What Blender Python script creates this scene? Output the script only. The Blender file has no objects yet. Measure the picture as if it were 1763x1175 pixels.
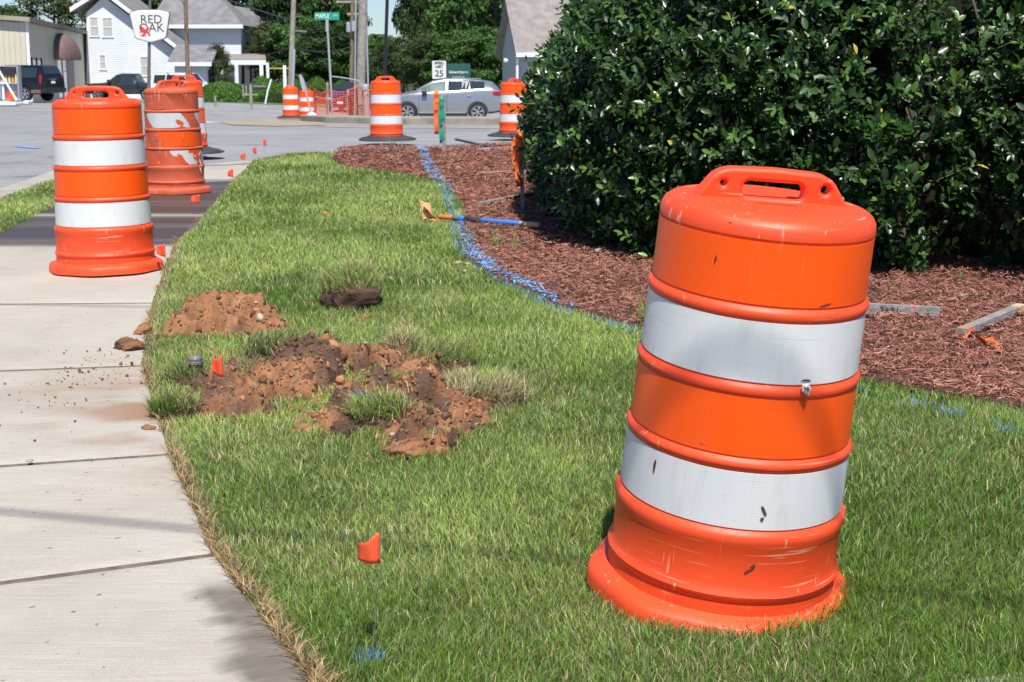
import bpy, bmesh, math, random
import numpy as np
from mathutils import Vector, Matrix
R = math.radians
random.seed(7); rng = np.random.default_rng(7)
scene = bpy.context.scene
# ------------------------------------------------------------ camera
PITCH = R(10.55); FPX = 2500.0; CAMH = 1.11
cd = bpy.data.cameras.new('camera'); cam = bpy.data.objects.new('camera', cd)
scene.collection.objects.link(cam); scene.camera = cam
cam.location = (0, 0, CAMH); cam.rotation_euler = (R(90) - PITCH, 0, 0)
cd.sensor_fit = 'HORIZONTAL'; cd.sensor_width = 22.3; cd.lens = 22.3 * FPX / 1763
cd.clip_start = 0.05; cd.clip_end = 2000
cd.dof.use_dof = True; cd.dof.focus_distance = 3.6; cd.dof.aperture_fstop = 11.0
# ------------------------------------------------------------ sky and sun
SUN_DIR = Vector((0.17, -0.985, 0)).normalized(); SUN_EL = R(60)
SUNV = Vector((SUN_DIR.x * math.cos(SUN_EL), SUN_DIR.y * math.cos(SUN_EL), math.sin(SUN_EL)))
w = bpy.data.worlds.new('World'); scene.world = w; w.use_nodes = True
nt = w.node_tree; bg = nt.nodes['Background']
sky = nt.nodes.new('ShaderNodeTexSky'); sky.sky_type = 'NISHITA'; sky.sun_disc = False
sky.sun_elevation = SUN_EL; sky.sun_rotation = math.atan2(SUN_DIR.x, SUN_DIR.y)
sky.air_density = 1.0; sky.dust_density = 0.15; sky.ozone_density = 6.0
tint = nt.nodes.new('ShaderNodeMix'); tint.data_type = 'RGBA'; tint.blend_type = 'MULTIPLY'; tint.inputs[0].default_value = 1; tint.inputs[7].default_value = (.90, .96, 1.06, 1)
nt.links.new(sky.outputs[0], tint.inputs[6]); nt.links.new(tint.outputs[2], bg.inputs[0]); bg.inputs[1].default_value = 0.085
sd = bpy.data.lights.new('sun', 'SUN'); sun = bpy.data.objects.new('sun', sd)
scene.collection.objects.link(sun); sd.energy = 5.0; sd.angle = R(0.53); sd.color = (1, 0.95, 0.87)
sun.rotation_euler = SUNV.to_track_quat('Z', 'Y').to_euler(); sun.location = (0, 0, 30)
scene.view_settings.view_transform = 'Standard'; scene.view_settings.look = 'None'
scene.view_settings.exposure = 0.40; scene.view_settings.gamma = 1

# ------------------------------------------------------------ terrain
_ky = np.array([-60, 0, 3.3, 8, 22, 50, 54, 60, 100, 1500.]); _kr = np.array([-.10, -.10, -.09, 0, 0, -.5, -.72, -.93, -.95, -.95])
_ly = np.array([-60, 0, 3.3, 8, 22, 50, 80, 95, 120, 1500.]); _kl = np.array([-.10, -.10, -.09, 0, 0, -.5, -.55, -.88, -.95, -.95])
def TT(x, y):
    x = np.asarray(x, float); y = np.asarray(y, float)
    s = np.clip((x + 16) / 8, 0, 1)
    return np.interp(y, _ly, _kl) * (1 - s) + np.interp(y, _ky, _kr) * s
def T(x, y): return float(TT(x, y))
cp, sp = math.cos(PITCH), math.sin(PITCH)
def ray(px, py):
    a = (px - 881.5) / FPX; b = (587.5 - py) / FPX
    return Vector((a, cp + b * sp, -sp + b * cp))
def at(px, py, Y):
    d = ray(px, py); return Vector((0, 0, CAMH)) + d * (Y / d.y)
def gp(px, py, dz=0.0):                      # where that sight line meets the ground
    d = ray(px, py); y = 0.5
    def g(y): p = Vector((0, 0, CAMH)) + d * (y / d.y); return p.z - T(p.x, p.y) - dz
    while g(y) > 0 and y < 400: y *= 1.02
    lo, hi = y / 1.02, y
    for _ in range(25):
        m = (lo + hi) / 2
        if g(m) > 0: lo = m
        else: hi = m
    return Vector((0, 0, CAMH)) + d * (hi / d.y)
def gxy(lst, dz=0.0): return [tuple(gp(a, b, dz).xy) for a, b in lst]
# ------------------------------------------------------------ numpy noise / polygons
def vnoise(x, y, s, seed=0):
    x = np.asarray(x, float) / s + seed * 17.13; y = np.asarray(y, float) / s - seed * 9.7
    xi = np.floor(x); yi = np.floor(y); fx = x - xi; fy = y - yi
    def h(a, b):
        v = np.sin(a * 127.1 + b * 311.7 + seed * 74.7) * 43758.5453; return v - np.floor(v)
    fx = fx * fx * (3 - 2 * fx); fy = fy * fy * (3 - 2 * fy)
    return (h(xi, yi) * (1 - fx) + h(xi + 1, yi) * fx) * (1 - fy) + (h(xi, yi + 1) * (1 - fx) + h(xi + 1, yi + 1) * fx) * fy
def fbm(x, y, s, seed=0, o=4):
    v = 0; a = .5; t = 0
    for i in range(o): v = v + a * vnoise(x, y, s / 2 ** i, seed + i * 3); t += a; a *= .5
    return v / t
def inpoly(x, y, poly):
    n = len(poly); r = np.zeros(x.shape, bool); j = n - 1
    for i in range(n):
        xi, yi = poly[i]; xj, yj = poly[j]
        if yi != yj:
            c = ((yi > y) != (yj > y)) & (x < (xj - xi) * (y - yi) / (yj - yi) + xi); r ^= c
        j = i
    return r
def polydist(x, y, line):
    d = np.full(x.shape, 1e9)
    for (ax, ay), (bx, by) in zip(line[:-1], line[1:]):
        vx, vy = bx - ax, by - ay; t = np.clip(((x - ax) * vx + (y - ay) * vy) / (vx * vx + vy * vy + 1e-12), 0, 1)
        d = np.minimum(d, np.hypot(x - ax - t * vx, y - ay - t * vy))
    return d
def sample(poly, dens, ylo=None, yhi=None):
    xs = [p[0] for p in poly]; ys = [p[1] for p in poly]
    x0, x1 = min(xs), max(xs); y0 = min(ys) if ylo is None else ylo; y1 = max(ys) if yhi is None else yhi
    n = int((x1 - x0) * (y1 - y0) * dens); x = rng.uniform(x0, x1, n); y = rng.uniform(y0, y1, n)
    k = inpoly(x, y, poly) & (np.abs(x) < 0.37 * y + 0.35); return x[k], y[k]
# ------------------------------------------------------------ materials
MATS = {}
def newmat(name):
    m = bpy.data.materials.new(name); m.use_nodes = True; MATS[name] = m
    return m, m.node_tree, m.node_tree.nodes['Principled BSDF']
def c4(c): return (c[0], c[1], c[2], 1)
def mat(name, c, rough=.6, c2=None, scale=5, bump=0, bscale=None, metal=0, spec=.5, lo=.35, hi=.65, coat=0, detail=6):
    m, nt, b = newmat(name)
    b.inputs['Roughness'].default_value = rough; b.inputs['Metallic'].default_value = metal
    b.inputs['Specular IOR Level'].default_value = spec; b.inputs['Coat Weight'].default_value = coat
    b.inputs['Base Color'].default_value = c4(c)
    tc = nt.nodes.new('ShaderNodeTexCoord')
    if c2 is not None:
        n = nt.nodes.new('ShaderNodeTexNoise'); n.inputs['Scale'].default_value = scale; n.inputs['Detail'].default_value = detail
        r = nt.nodes.new('ShaderNodeValToRGB'); r.color_ramp.elements[0].position = lo; r.color_ramp.elements[1].position = hi
        r.color_ramp.elements[0].color = c4(c); r.color_ramp.elements[1].color = c4(c2)
        nt.links.new(tc.outputs['Object'], n.inputs['Vector']); nt.links.new(n.outputs[0], r.inputs[0]); nt.links.new(r.outputs[0], b.inputs['Base Color'])
    if bump:
        n2 = nt.nodes.new('ShaderNodeTexNoise'); n2.inputs['Scale'].default_value = bscale or scale * 4; n2.inputs['Detail'].default_value = 8
        bp = nt.nodes.new('ShaderNodeBump'); bp.inputs['Strength'].default_value = bump; bp.inputs['Distance'].default_value = .02
        nt.links.new(tc.outputs['Object'], n2.inputs['Vector']); nt.links.new(n2.outputs[0], bp.inputs['Height']); nt.links.new(bp.outputs[0], b.inputs['Normal'])
    return m
def attrmat(name, rough=.6, trans=0.0, spec=.4, bump=0, bscale=60):
    m, nt, b = newmat(name); a = nt.nodes.new('ShaderNodeAttribute'); a.attribute_name = 'Col'
    nt.links.new(a.outputs['Color'], b.inputs['Base Color']); b.inputs['Roughness'].default_value = rough; b.inputs['Specular IOR Level'].default_value = spec
    if bump:
        tc = nt.nodes.new('ShaderNodeTexCoord'); n2 = nt.nodes.new('ShaderNodeTexNoise'); n2.inputs['Scale'].default_value = bscale; n2.inputs['Detail'].default_value = 8
        bp = nt.nodes.new('ShaderNodeBump'); bp.inputs['Strength'].default_value = bump; bp.inputs['Distance'].default_value = .01
        nt.links.new(tc.outputs['Object'], n2.inputs['Vector']); nt.links.new(n2.outputs[0], bp.inputs['Height']); nt.links.new(bp.outputs[0], b.inputs['Normal'])
    if trans:
        t = nt.nodes.new('ShaderNodeBsdfTranslucent'); mx = nt.nodes.new('ShaderNodeMixShader'); mx.inputs[0].default_value = trans
        nt.links.new(a.outputs['Color'], t.inputs[0]); nt.links.new(b.outputs[0], mx.inputs[1]); nt.links.new(t.outputs[0], mx.inputs[2])
        nt.links.new(mx.outputs[0], nt.nodes['Material Output'].inputs['Surface'])
    return m
# ------------------------------------------------------------ object helpers
COL = scene.collection
def tag(o, label=None, cat=None, group=None, kind=None):
    if label: o['label'] = label
    if cat: o['category'] = cat
    if group: o['group'] = group
    if kind: o['kind'] = kind
    return o
def link(name, me, parent=None):
    o = bpy.data.objects.new(name, me); COL.objects.link(o)
    if parent is not None: o.parent = parent
    return o
def thing(name, label, cat, loc=(0, 0, 0), rz=0, group=None):
    o = bpy.data.objects.new(name, None); COL.objects.link(o); o.location = loc; o.rotation_euler = (0, 0, rz); o.empty_display_size = .2
    return tag(o, label, cat, group)
def npmesh(name, V, counts, loops, mat=None, cols=None, smooth=False):
    me = bpy.data.meshes.new(name); V = np.asarray(V, np.float32); counts = np.asarray(counts, np.int32); loops = np.asarray(loops, np.int32)
    me.vertices.add(len(V)); me.vertices.foreach_set('co', V.ravel()); me.loops.add(len(loops)); me.loops.foreach_set('vertex_index', loops)
    me.polygons.add(len(counts)); st = np.concatenate(([0], np.cumsum(counts)[:-1])).astype(np.int32)
    me.polygons.foreach_set('loop_start', st)
    try: me.polygons.foreach_set('loop_total', counts)
    except Exception: pass
    if smooth: me.polygons.foreach_set('use_smooth', np.ones(len(counts), bool))
    if cols is not None:
        a = me.color_attributes.new('Col', 'FLOAT_COLOR', 'POINT'); cc = np.ones((len(V), 4), np.float32); cc[:, :3] = cols; a.data.foreach_set('color', cc.ravel())
    me.update(calc_edges=True)
    if mat: me.materials.append(mat)
    return me
def scatter(name, tv, tf, pos, rot, scl, mat, cols=None, smooth=False, parent=None):
    """copies of one small template (verts tv, faces tf) as one mesh; rot (N,3,3), scl (N,3)"""
    tv = np.asarray(tv, float); N = len(pos); M = len(tv)
    V = tv[None] * np.asarray(scl)[:, None, :]; V = np.einsum('nij,nmj->nmi', rot, V) + np.asarray(pos)[:, None, :]
    cnt = np.array([len(f) for f in tf]); lp = np.concatenate([np.array(f) for f in tf])
    loops = (lp[None] + (np.arange(N) * M)[:, None]).ravel(); counts = np.tile(cnt, N)
    cc = None if cols is None else np.repeat(cols, M, axis=0)
    return link(name, npmesh(name, V.reshape(-1, 3), counts, loops, mat, cc, smooth), parent)
def randrot(n, upbias=None):
    q = rng.normal(size=(n, 4)); q /= np.linalg.norm(q, axis=1)[:, None]; w_, x, y, z = q.T
    return np.stack([np.stack([1-2*(y*y+z*z), 2*(x*y-z*w_), 2*(x*z+y*w_)], 1), np.stack([2*(x*y+z*w_), 1-2*(x*x+z*z), 2*(y*z-x*w_)], 1), np.stack([2*(x*z-y*w_), 2*(y*z+x*w_), 1-2*(x*x+y*y)], 1)], 1)
def frames(d, up):            # rotation whose +Y is d and +Z close to up
    d = d / np.linalg.norm(d, axis=1)[:, None]; x = np.cross(d, up); x /= (np.linalg.norm(x, axis=1)[:, None] + 1e-9); z = np.cross(x, d)
    return np.stack([x, d, z], 2)
class MB:
    def __init__(s): s.v = []; s.f = []
    def add(s, vs, fs, M=None):
        k = len(s.v); s.v += [tuple(M @ Vector(p)) if M else tuple(p) for p in vs]; s.f += [tuple(i + k for i in f) for f in fs]; return s
    def box(s, c, sz, M=None, rz=0):
        x, y, z = sz[0] / 2, sz[1] / 2, sz[2] / 2; ca, sa = math.cos(rz), math.sin(rz)
        vs = [(c[0] + i * x * ca - j * y * sa, c[1] + i * x * sa + j * y * ca, c[2] + k * z) for i in (-1, 1) for j in (-1, 1) for k in (-1, 1)]
        return s.add(vs, [(0, 1, 3, 2), (4, 6, 7, 5), (0, 4, 5, 1), (2, 3, 7, 6), (0, 2, 6, 4), (1, 5, 7, 3)], M)
    def b6(s, x0, x1, y0, y1, z0, z1, M=None): return s.box(((x0+x1)/2, (y0+y1)/2, (z0+z1)/2), (x1-x0, y1-y0, z1-z0), M)
    def tube(s, pts, r, n=8, caps=True):
        pts = [Vector(p) for p in pts]; rs = r if isinstance(r, (list, tuple)) else [r] * len(pts); k = len(s.v); prev = None
        for i, p in enumerate(pts):
            t = (pts[min(i + 1, len(pts) - 1)] - pts[max(i - 1, 0)]).normalized()
            u = prev if prev is not None else (Vector((0, 0, 1)) if abs(t.z) < .9 else Vector((1, 0, 0)))
            u = (u - t * u.dot(t)).normalized(); prev = u; v = t.cross(u)
            for j in range(n):
                a = 2 * math.pi * j / n; s.v.append(tuple(p + (u * math.cos(a) + v * math.sin(a)) * rs[i]))
        for i in range(len(pts) - 1):
            for j in range(n): a = k + i * n; s.f.append((a + j, a + (j + 1) % n, a + n + (j + 1) % n, a + n + j))
        if caps: s.f.append(tuple(k + j for j in range(n))[::-1]); s.f.append(tuple(k + (len(pts) - 1) * n + j for j in range(n)))
        return s
    def lathe(s, prof, n=48, M=None, wob=None, close=False):
        k = len(s.v); vs = []; fs = []
        for (r, z) in prof:
            for j in range(n):
                a = 2 * math.pi * j / n; rr = r if wob is None else r + wob(a, r, z); vs.append((rr * math.cos(a), rr * math.sin(a), z))
        for i in range(len(prof) - 1):
            for j in range(n): fs.append((i * n + j, i * n + (j + 1) % n, (i + 1) * n + (j + 1) % n, (i + 1) * n + j))
        if close: fs.append(tuple(range(n))[::-1]); fs.append(tuple((len(prof) - 1) * n + j for j in range(n)))
        return s.add(vs, fs, M)
    def prism(s, poly, z0, z1, M=None):
        n = len(poly); vs = [(x, y, z0) for x, y in poly] + [(x, y, z1) for x, y in poly]
        return s.add(vs, [tuple(range(n))[::-1], tuple(range(n, 2 * n))] + [(i, (i + 1) % n, n + (i + 1) % n, n + i) for i in range(n)], M)
    def mesh(s, name, mat=None, smooth=False, bevel=0, fixn=True):
        me = bpy.data.meshes.new(name); me.from_pydata(s.v, [], s.f); me.update()
        if fixn or bevel:
            bm = bmesh.new(); bm.from_mesh(me)
            if bevel: bmesh.ops.bevel(bm, geom=[e for e in bm.edges if e.is_manifold and e.calc_face_angle(0) > .6], offset=bevel, segments=2, affect='EDGES', profile=.6)
            bmesh.ops.recalc_face_normals(bm, faces=bm.faces); bm.to_mesh(me); bm.free()
        if smooth: me.polygons.foreach_set('use_smooth', [True] * len(me.polygons)); me.set_sharp_from_angle(angle=R(38))
        if mat: me.materials.append(mat)
        return me
    def build(s, name, mat, parent=None, smooth=False, bevel=0): return link(name, s.mesh(name, mat, smooth, bevel), parent)
def sheet(name, poly, dz, mat, gx=None, gy=None, kind='structure', zf=None, parent=None):
    bm = bmesh.new(); vs = [bm.verts.new((x, y, 0)) for x, y in poly]
    es = [bm.edges.new((vs[i], vs[(i + 1) % len(vs)])) for i in range(len(vs))]
    bmesh.ops.triangle_fill(bm, edges=es, use_beauty=True)
    xs = [p[0] for p in poly]; ys = [p[1] for p in poly]
    def cut(co, no): bmesh.ops.bisect_plane(bm, geom=bm.verts[:] + bm.edges[:] + bm.faces[:], plane_co=co, plane_no=no, dist=1e-5)
    for x in (gx if gx is not None else [-16, -14, -12, -10, -8]):
        if min(xs) < x < max(xs): cut((x, 0, 0), (1, 0, 0))
    for y in (gy if gy is not None else [3.3, 8, 22, 50, 54, 60, 80, 95, 100, 120]):
        if min(ys) < y < max(ys): cut((0, y, 0), (0, 1, 0))
    for v in bm.verts: v.co.z = T(v.co.x, v.co.y) + dz + (zf(v.co.x, v.co.y) if zf else 0)
    bmesh.ops.recalc_face_normals(bm, faces=bm.faces)
    me = bpy.data.meshes.new(name); bm.to_mesh(me); bm.free()
    if len(me.polygons) and sum(p.normal.z for p in me.polygons) < 0: me.flip_normals()
    if mat: me.materials.append(mat)
    o = link(name, me, parent)
    if kind: o['kind'] = kind
    return o
def curve2mesh(cu, name, mat, M=None):
    o = bpy.data.objects.new('tmp', cu); COL.objects.link(o); dg = bpy.context.evaluated_depsgraph_get(); dg.update()
    me = bpy.data.meshes.new_from_object(o.evaluated_get(dg)); bpy.data.objects.remove(o); me.name = name
    me.materials.clear(); me.materials.append(mat)
    if M is not None: me.transform(M)
    return me
def cutout(name, outlines, thick, mat, bevel=.004, M=None):
    cu = bpy.data.curves.new(name, 'CURVE'); cu.dimensions = '2D'; cu.fill_mode = 'BOTH'; cu.extrude = max(thick / 2 - bevel, .0005); cu.bevel_depth = bevel; cu.bevel_resolution = 2; cu.offset = -bevel
    for pts in outlines:
        s = cu.splines.new('POLY'); s.points.add(len(pts) - 1); s.use_cyclic_u = True
        for i, p in enumerate(pts): s.points[i].co = (p[0], p[1], 0, 1)
    me = curve2mesh(cu, name, mat, M)
    me.polygons.foreach_set('use_smooth', [True] * len(me.polygons)); me.set_sharp_from_angle(angle=R(50)); return me
def text(body, size, mat, M, parent=None, name='lettering', sx=1, space=1, bold=0, align='CENTER'):
    cu = bpy.data.curves.new(name, 'FONT'); cu.body = body; cu.size = size; cu.align_x = align; cu.align_y = 'CENTER'; cu.extrude = .002; cu.offset = bold; cu.space_character = space
    return link(name, curve2mesh(cu, name, mat, M @ Matrix.Diagonal((sx, 1, 1, 1))), parent)
FRONT = Matrix.Rotation(R(90), 4, 'X')       # text lying in XY stands up facing -Y
def rounded(poly, r, n=5):
    out = []; L = len(poly)
    for i in range(L):
        p = Vector(poly[i]); a = (Vector(poly[i - 1]) - p); b = (Vector(poly[(i + 1) % L]) - p); q = min(r, a.length * .45, b.length * .45)
        A = p + a.normalized() * q; B = p + b.normalized() * q
        for k in range(n + 1): t = k / n; out.append(tuple(A * (1 - t) ** 2 + p * 2 * t * (1 - t) + B * t * t))
    return out
def circ(cx, cy, r, n=16): return [(cx + r * math.cos(2 * math.pi * i / n), cy + r * math.sin(2 * math.pi * i / n)) for i in range(n)]
# ============================================================ THE SETTING
GX = [-20, -16, -14, -12, -10, -8, -4, 0, 10]
m_base = mat('bare ground', (.10, .085, .05), .95, (.07, .10, .035), 1.2)
sheet('ground', [(-600, -30), (600, -30), (600, 900), (-600, 900)], -.10, m_base, gx=GX)
# asphalt with aggregate speckle, patches and a few sealed cracks
m_road, nt, b = newmat('asphalt'); b.inputs['Roughness'].default_value = .85
tc = nt.nodes.new('ShaderNodeTexCoord')
def noise(nt, tc, scale, detail=6, rough=.5):
    n = nt.nodes.new('ShaderNodeTexNoise'); n.inputs['Scale'].default_value = scale; n.inputs['Detail'].default_value = detail; n.inputs['Roughness'].default_value = rough
    nt.links.new(tc.outputs['Object'], n.inputs['Vector']); return n
def ramp(nt, src, stops):
    r = nt.nodes.new('ShaderNodeValToRGB'); e = r.color_ramp.elements
    while len(e) < len(stops): e.new(.5)
    for el, (p, c) in zip(e, stops): el.position = p; el.color = c4(c) if len(c) == 3 else c
    nt.links.new(src, r.inputs[0]); return r
def mixc(nt, fac, a, b_, mode='MIX'):
    m = nt.nodes.new('ShaderNodeMix'); m.data_type = 'RGBA'; m.blend_type = mode
    if isinstance(fac, float): m.inputs[0].default_value = fac
    else: nt.links.new(fac, m.inputs[0])
    for i, s in ((6, a), (7, b_)):
        if isinstance(s, tuple): m.inputs[i].default_value = c4(s)
        else: nt.links.new(s, m.inputs[i])
    return m.outputs[2]
n1 = ramp(nt, noise(nt, tc, .25, 4).outputs[0], [(.3, (.25, .25, .252)), (.7, (.325, .325, .325))])
n2 = ramp(nt, noise(nt, tc, 60, 3, .8).outputs[0], [(.3, (.55, .55, .55)), (.7, (1.25, 1.25, 1.25))])
vo = nt.nodes.new('ShaderNodeTexVoronoi'); vo.feature = 'DISTANCE_TO_EDGE'; vo.inputs['Scale'].default_value = .22; wn = noise(nt, tc, 1.1, 4); wv = nt.nodes.new('ShaderNodeVectorMath'); wv.operation = 'MULTIPLY_ADD'; wv.inputs[1].default_value = (1.6, 1.6, 0); nt.links.new(wn.outputs[1], wv.inputs[0]); nt.links.new(tc.outputs['Object'], wv.inputs[2]); nt.links.new(wv.outputs[0], vo.inputs['Vector'])
ck = ramp(nt, vo.outputs[0], [(.003, (.62, .62, .62)), (.008, (1, 1, 1))]).outputs[0]; st_ = ramp(nt, noise(nt, tc, .9, 5, .6).outputs[0], [(.34, (.80, .80, .80)), (.5, (1, 1, 1))]).outputs[0]
nt.links.new(mixc(nt, 1.0, mixc(nt, 1.0, mixc(nt, 1.0, n1.outputs[0], n2.outputs[0], 'MULTIPLY'), ck, 'MULTIPLY'), st_, 'MULTIPLY'), b.inputs['Base Color'])
curb_px = [(-900, 560), (-400, 427), (0, 321), (100, 288), (250, 282), (350, 280), (440, 273), (560, 266), (640, 261), (720, 254), (900, 246), (1300, 243), (3200, 243)]
curb = gxy(curb_px)
road_poly = curb + [(75, 24), (75, 82), (-13, 81.5), (-22, 84), (-90, 84), (-90, 8)]
sheet('road', road_poly, -.045, m_road, gx=GX)
sheet('parking_lot', [(-90, 83.99), (-22, 83.99), (-17, 86), (-17, 130), (-90, 130)], -.047, mat('worn lot asphalt', (.23, .22, .205), .9, (.30, .28, .25), .4, .3, 20), gx=GX)
# far lawn in front of the white houses
m_fl = mat('far turf', (.075, .15, .03), .9, (.12, .2, .05), 2.5)
sheet('far_lawn', [(-17.2, 82.2), (-13, 81.6), (40, 82), (75, 82.2), (90, 150), (-17.2, 150)], -.02, m_fl, gx=GX)
# curb and gutter along the near kerb line
def offset_line(line, d):
    out = []
    for i, p in enumerate(line):
        a = Vector(line[max(i - 1, 0)]); c = Vector(line[min(i + 1, len(line) - 1)]); t = (c - a).normalized(); out.append((p[0] + t.y * d, p[1] - t.x * d))
    return out
m_conc2 = mat('gutter concrete', (.30, .28, .24), .9, (.40, .37, .32), 3, .3, 40)
gut = [curb[i] for i in range(0, 10)]
sheet('gutter', gut + offset_line(gut, .42)[::-1], -.022, m_conc2, gx=GX)
k2 = offset_line(gut, .42)
sheet('curb', k2 + offset_line(gut, .60)[::-1], .0, m_conc2, gx=GX)
sheet('curb_ramp', gxy([(230, 312), (418, 297), (452, 275), (345, 284), (240, 288)]), -.006, m_conc2)
# yellow and white markings
m_yel = mat('yellow road paint', (.55, .36, .06), .7, (.42, .33, .16), 6); m_whi = mat('white road paint', (.6, .6, .58), .7, (.45, .45, .44), 8)
def strip(name, pxs, wd, mt, dz=-.035):
    L = [tuple(gp(a, b_).xy) for a, b_ in pxs]; return sheet(name, L + offset_line(L, wd)[::-1], dz, mt, gx=GX)
strip('yellow_line', [(-60, 189), (105, 190), (150, 190)], .45, m_yel)
strip('yellow_line', [(560, 215.5), (700, 217.5), (960, 218)], .55, m_yel)
strip('white_line', [(-60+415, 207.5), (384, 209.5)], .5, m_whi)
strip('white_line', [(434, 206.5), (490, 202.5)], .5, m_whi)
strip('blue_mark', [(40, 248), (58, 249.5), (73, 251)], .16, mat('blue marking paint', (.16, .33, .62), .8))
strip('blue_mark', [(428, 270.5), (480, 268), (552, 265.5)], .22, MATS['blue marking paint'], -.03)
# raised median and its worn apron
med = gxy([(517, 207), (560, 209.5), (700, 212), (960, 213), (1400, 213)])
medb = [(x, y + (1.2 if i == 0 else 3.2)) for i, (x, y) in enumerate(med)]
m_med = mat('weathered median concrete', (.22, .20, .15), .9, (.33, .30, .24), 2, .3, 30)
bm = MB(); P = med + medb[::-1]; n = len(P)
bm.add([(x, y, T(x, y) - .05) for x, y in P] + [(x, y, T(x, y) + .15) for x, y in P], [(i, (i + 1) % n, n + (i + 1) % n, n + i) for i in range(n)] + [(n + i, n + i + 1, 2 * n - 2 - i, 2 * n - 1 - i) for i in range(n // 2 - 1)])
tag(bm.build('median', m_med, None, bevel=.03), kind='structure')
sheet('median_apron', gxy([(378, 209), (430, 204), (520, 201), (560, 209), (560, 214), (470, 215.5), (400, 213.5)]), -.03, mat('dirty apron', (.26, .20, .14), .95, (.33, .29, .24), 1.5), gx=GX)
# ------------------------------------------------------------ sidewalk
Rj = [gp(*p) for p in [(760, 1560), (530, 1175), (365, 957), (290, 784), (243, 631), (262, 523), (303, 421), (341, 384), (368, 352), (388, 328), (402, 309), (422, 294)]]
dirs = [(.85, .5), (.9, .42), (.922, .386), (.966, .256), (.985, .17), (.999, .04), (1, 0), (1, .0), (1, .0), (1, 0), (1, .03), (1, .05)]
wid = [1.5, 1.5, 1.5, 1.5, 1.48, 1.45, 1.33, 1.33, 1.35, 1.4, 1.45, 1.5]
Lj = [Vector((p.x - d[0] * w_, p.y - d[1] * w_, 0)) for p, d, w_ in zip(Rj, dirs, wid)]
SW_R = [(p.x, p.y) for p in Rj]; SW_L = [(p.x, p.y) for p in Lj]
V = []; C = []; cnt = []; lp = []
stain_edge = SW_R[:4]
for i in range(len(Rj) - 1):
    a, b_, c_, d_ = [Vector((q.x, q.y, 0)) for q in (Lj[i], Rj[i], Rj[i + 1], Lj[i + 1])]
    ln = ((c_ - b_).length + (d_ - a).length) / 2; g = .013 / ln; N = 44; k = len(V)
    for v in range(N + 1):
        for u in range(N + 1):
            s = u / N; t = g + (1 - 2 * g) * v / N; p = (a * (1 - s) + b_ * s) * (1 - t) + (d_ * (1 - s) + c_ * s) * t
            edge = min(t - g, 1 - g - t) * ln; z = T(p.x, p.y) + .008 - (.008 if edge < .004 else 0) - .0
            V.append((p.x, p.y, z)); C.append((p.x, p.y))
    for v in range(N):
        for u in range(N): q = k + v * (N + 1) + u; cnt.append(4); lp += [q, q + 1, q + N + 2, q + N + 1]
C = np.array(C); X, Y = C[:, 0], C[:, 1]
wet = np.clip((Y - 9.15 + .15 * (fbm(X, Y, .8, 3) - .5)) * 6, 0, 1) * np.clip((15.3 + 1.2 * (fbm(X, Y, .8, 5) - .5) - Y) * 2, 0, 1) * (.72 + .5 * fbm(X * .4, Y * 3, 1.0, 9))
dry = np.exp(-((Y - 11.25) / .12) ** 2) * .7; wet = np.clip(wet * (1 - dry), 0, 1)
dE = polydist(X, Y, SW_R[:4]); damp = np.clip((.035 + .42 * np.clip(fbm(X * .6, Y * 2.6, .5, 4) - .33, 0, 1) + .05 * (fbm(X, Y * 3, .06, 14) - .5) - dE) / .045, 0, 1) * np.clip((3.32 - Y) * 8, 0, 1)
damp = np.clip(damp, 0, 1) * (.55 + .5 * fbm(X * .5, Y * 3, .08, 19))
blot = np.clip((fbm(X * 1, Y * 2, .35, 21) - .47) * 6, 0, 1) * np.exp(-((Y - 4.9) / .62) ** 2) * np.clip(1 - polydist(X, Y, SW_R) / .62, 0, 1)
me = npmesh('sidewalk', V, cnt, lp, None, np.stack([wet, damp, blot], 1))
m_sw, nt, b = newmat('brushed sidewalk concrete'); tc = nt.nodes.new('ShaderNodeTexCoord')
a_ = nt.nodes.new('ShaderNodeAttribute'); a_.attribute_name = 'Col'; sep = nt.nodes.new('ShaderNodeSeparateColor'); nt.links.new(a_.outputs['Color'], sep.inputs[0])
base = ramp(nt, noise(nt, tc, 1.6, 8, .65).outputs[0], [(.25, (.36, .325, .27)), (.5, (.435, .40, .342)), (.75, (.48, .45, .40))]).outputs[0]
fine = ramp(nt, noise(nt, tc, 170, 4, .8).outputs[0], [(.3, (.80, .80, .80)), (.65, (1.08, 1.08, 1.08))]).outputs[0]
mp = nt.nodes.new('ShaderNodeMapping'); mp.inputs['Scale'].default_value = (5, 260, 1); mp.inputs['Rotation'].default_value = (0, 0, R(-16)); nt.links.new(tc.outputs['Object'], mp.inputs[0])
br = nt.nodes.new('ShaderNodeTexNoise'); br.inputs['Scale'].default_value = 1; br.inputs['Detail'].default_value = 3; nt.links.new(mp.outputs[0], br.inputs[0])
brc = ramp(nt, br.outputs[0], [(.35, (.86, .86, .86)), (.65, (1.05, 1.05, 1.05))]).outputs[0]
spk = ramp(nt, noise(nt, tc, 38, 2).outputs[0], [(.24, (.45, .42, .38)), (.30, (1, 1, 1))]).outputs[0]
c = mixc(nt, 1.0, mixc(nt, 1.0, mixc(nt, 1.0, base, fine, 'MULTIPLY'), brc, 'MULTIPLY'), spk, 'MULTIPLY')
c = mixc(nt, sep.outputs[1], c, (.09, .075, .058)); c = mixc(nt, sep.outputs[2], c, (.26, .15, .085)); c = mixc(nt, sep.outputs[0], c, (.060, .044, .036))
nt.links.new(c, b.inputs['Base Color'])
rr = nt.nodes.new('ShaderNodeMapRange'); nt.links.new(sep.outputs[0], rr.inputs[0]); rr.inputs[3].default_value = .88; rr.inputs[4].default_value = .48; nt.links.new(rr.outputs[0], b.inputs['Roughness'])
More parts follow.
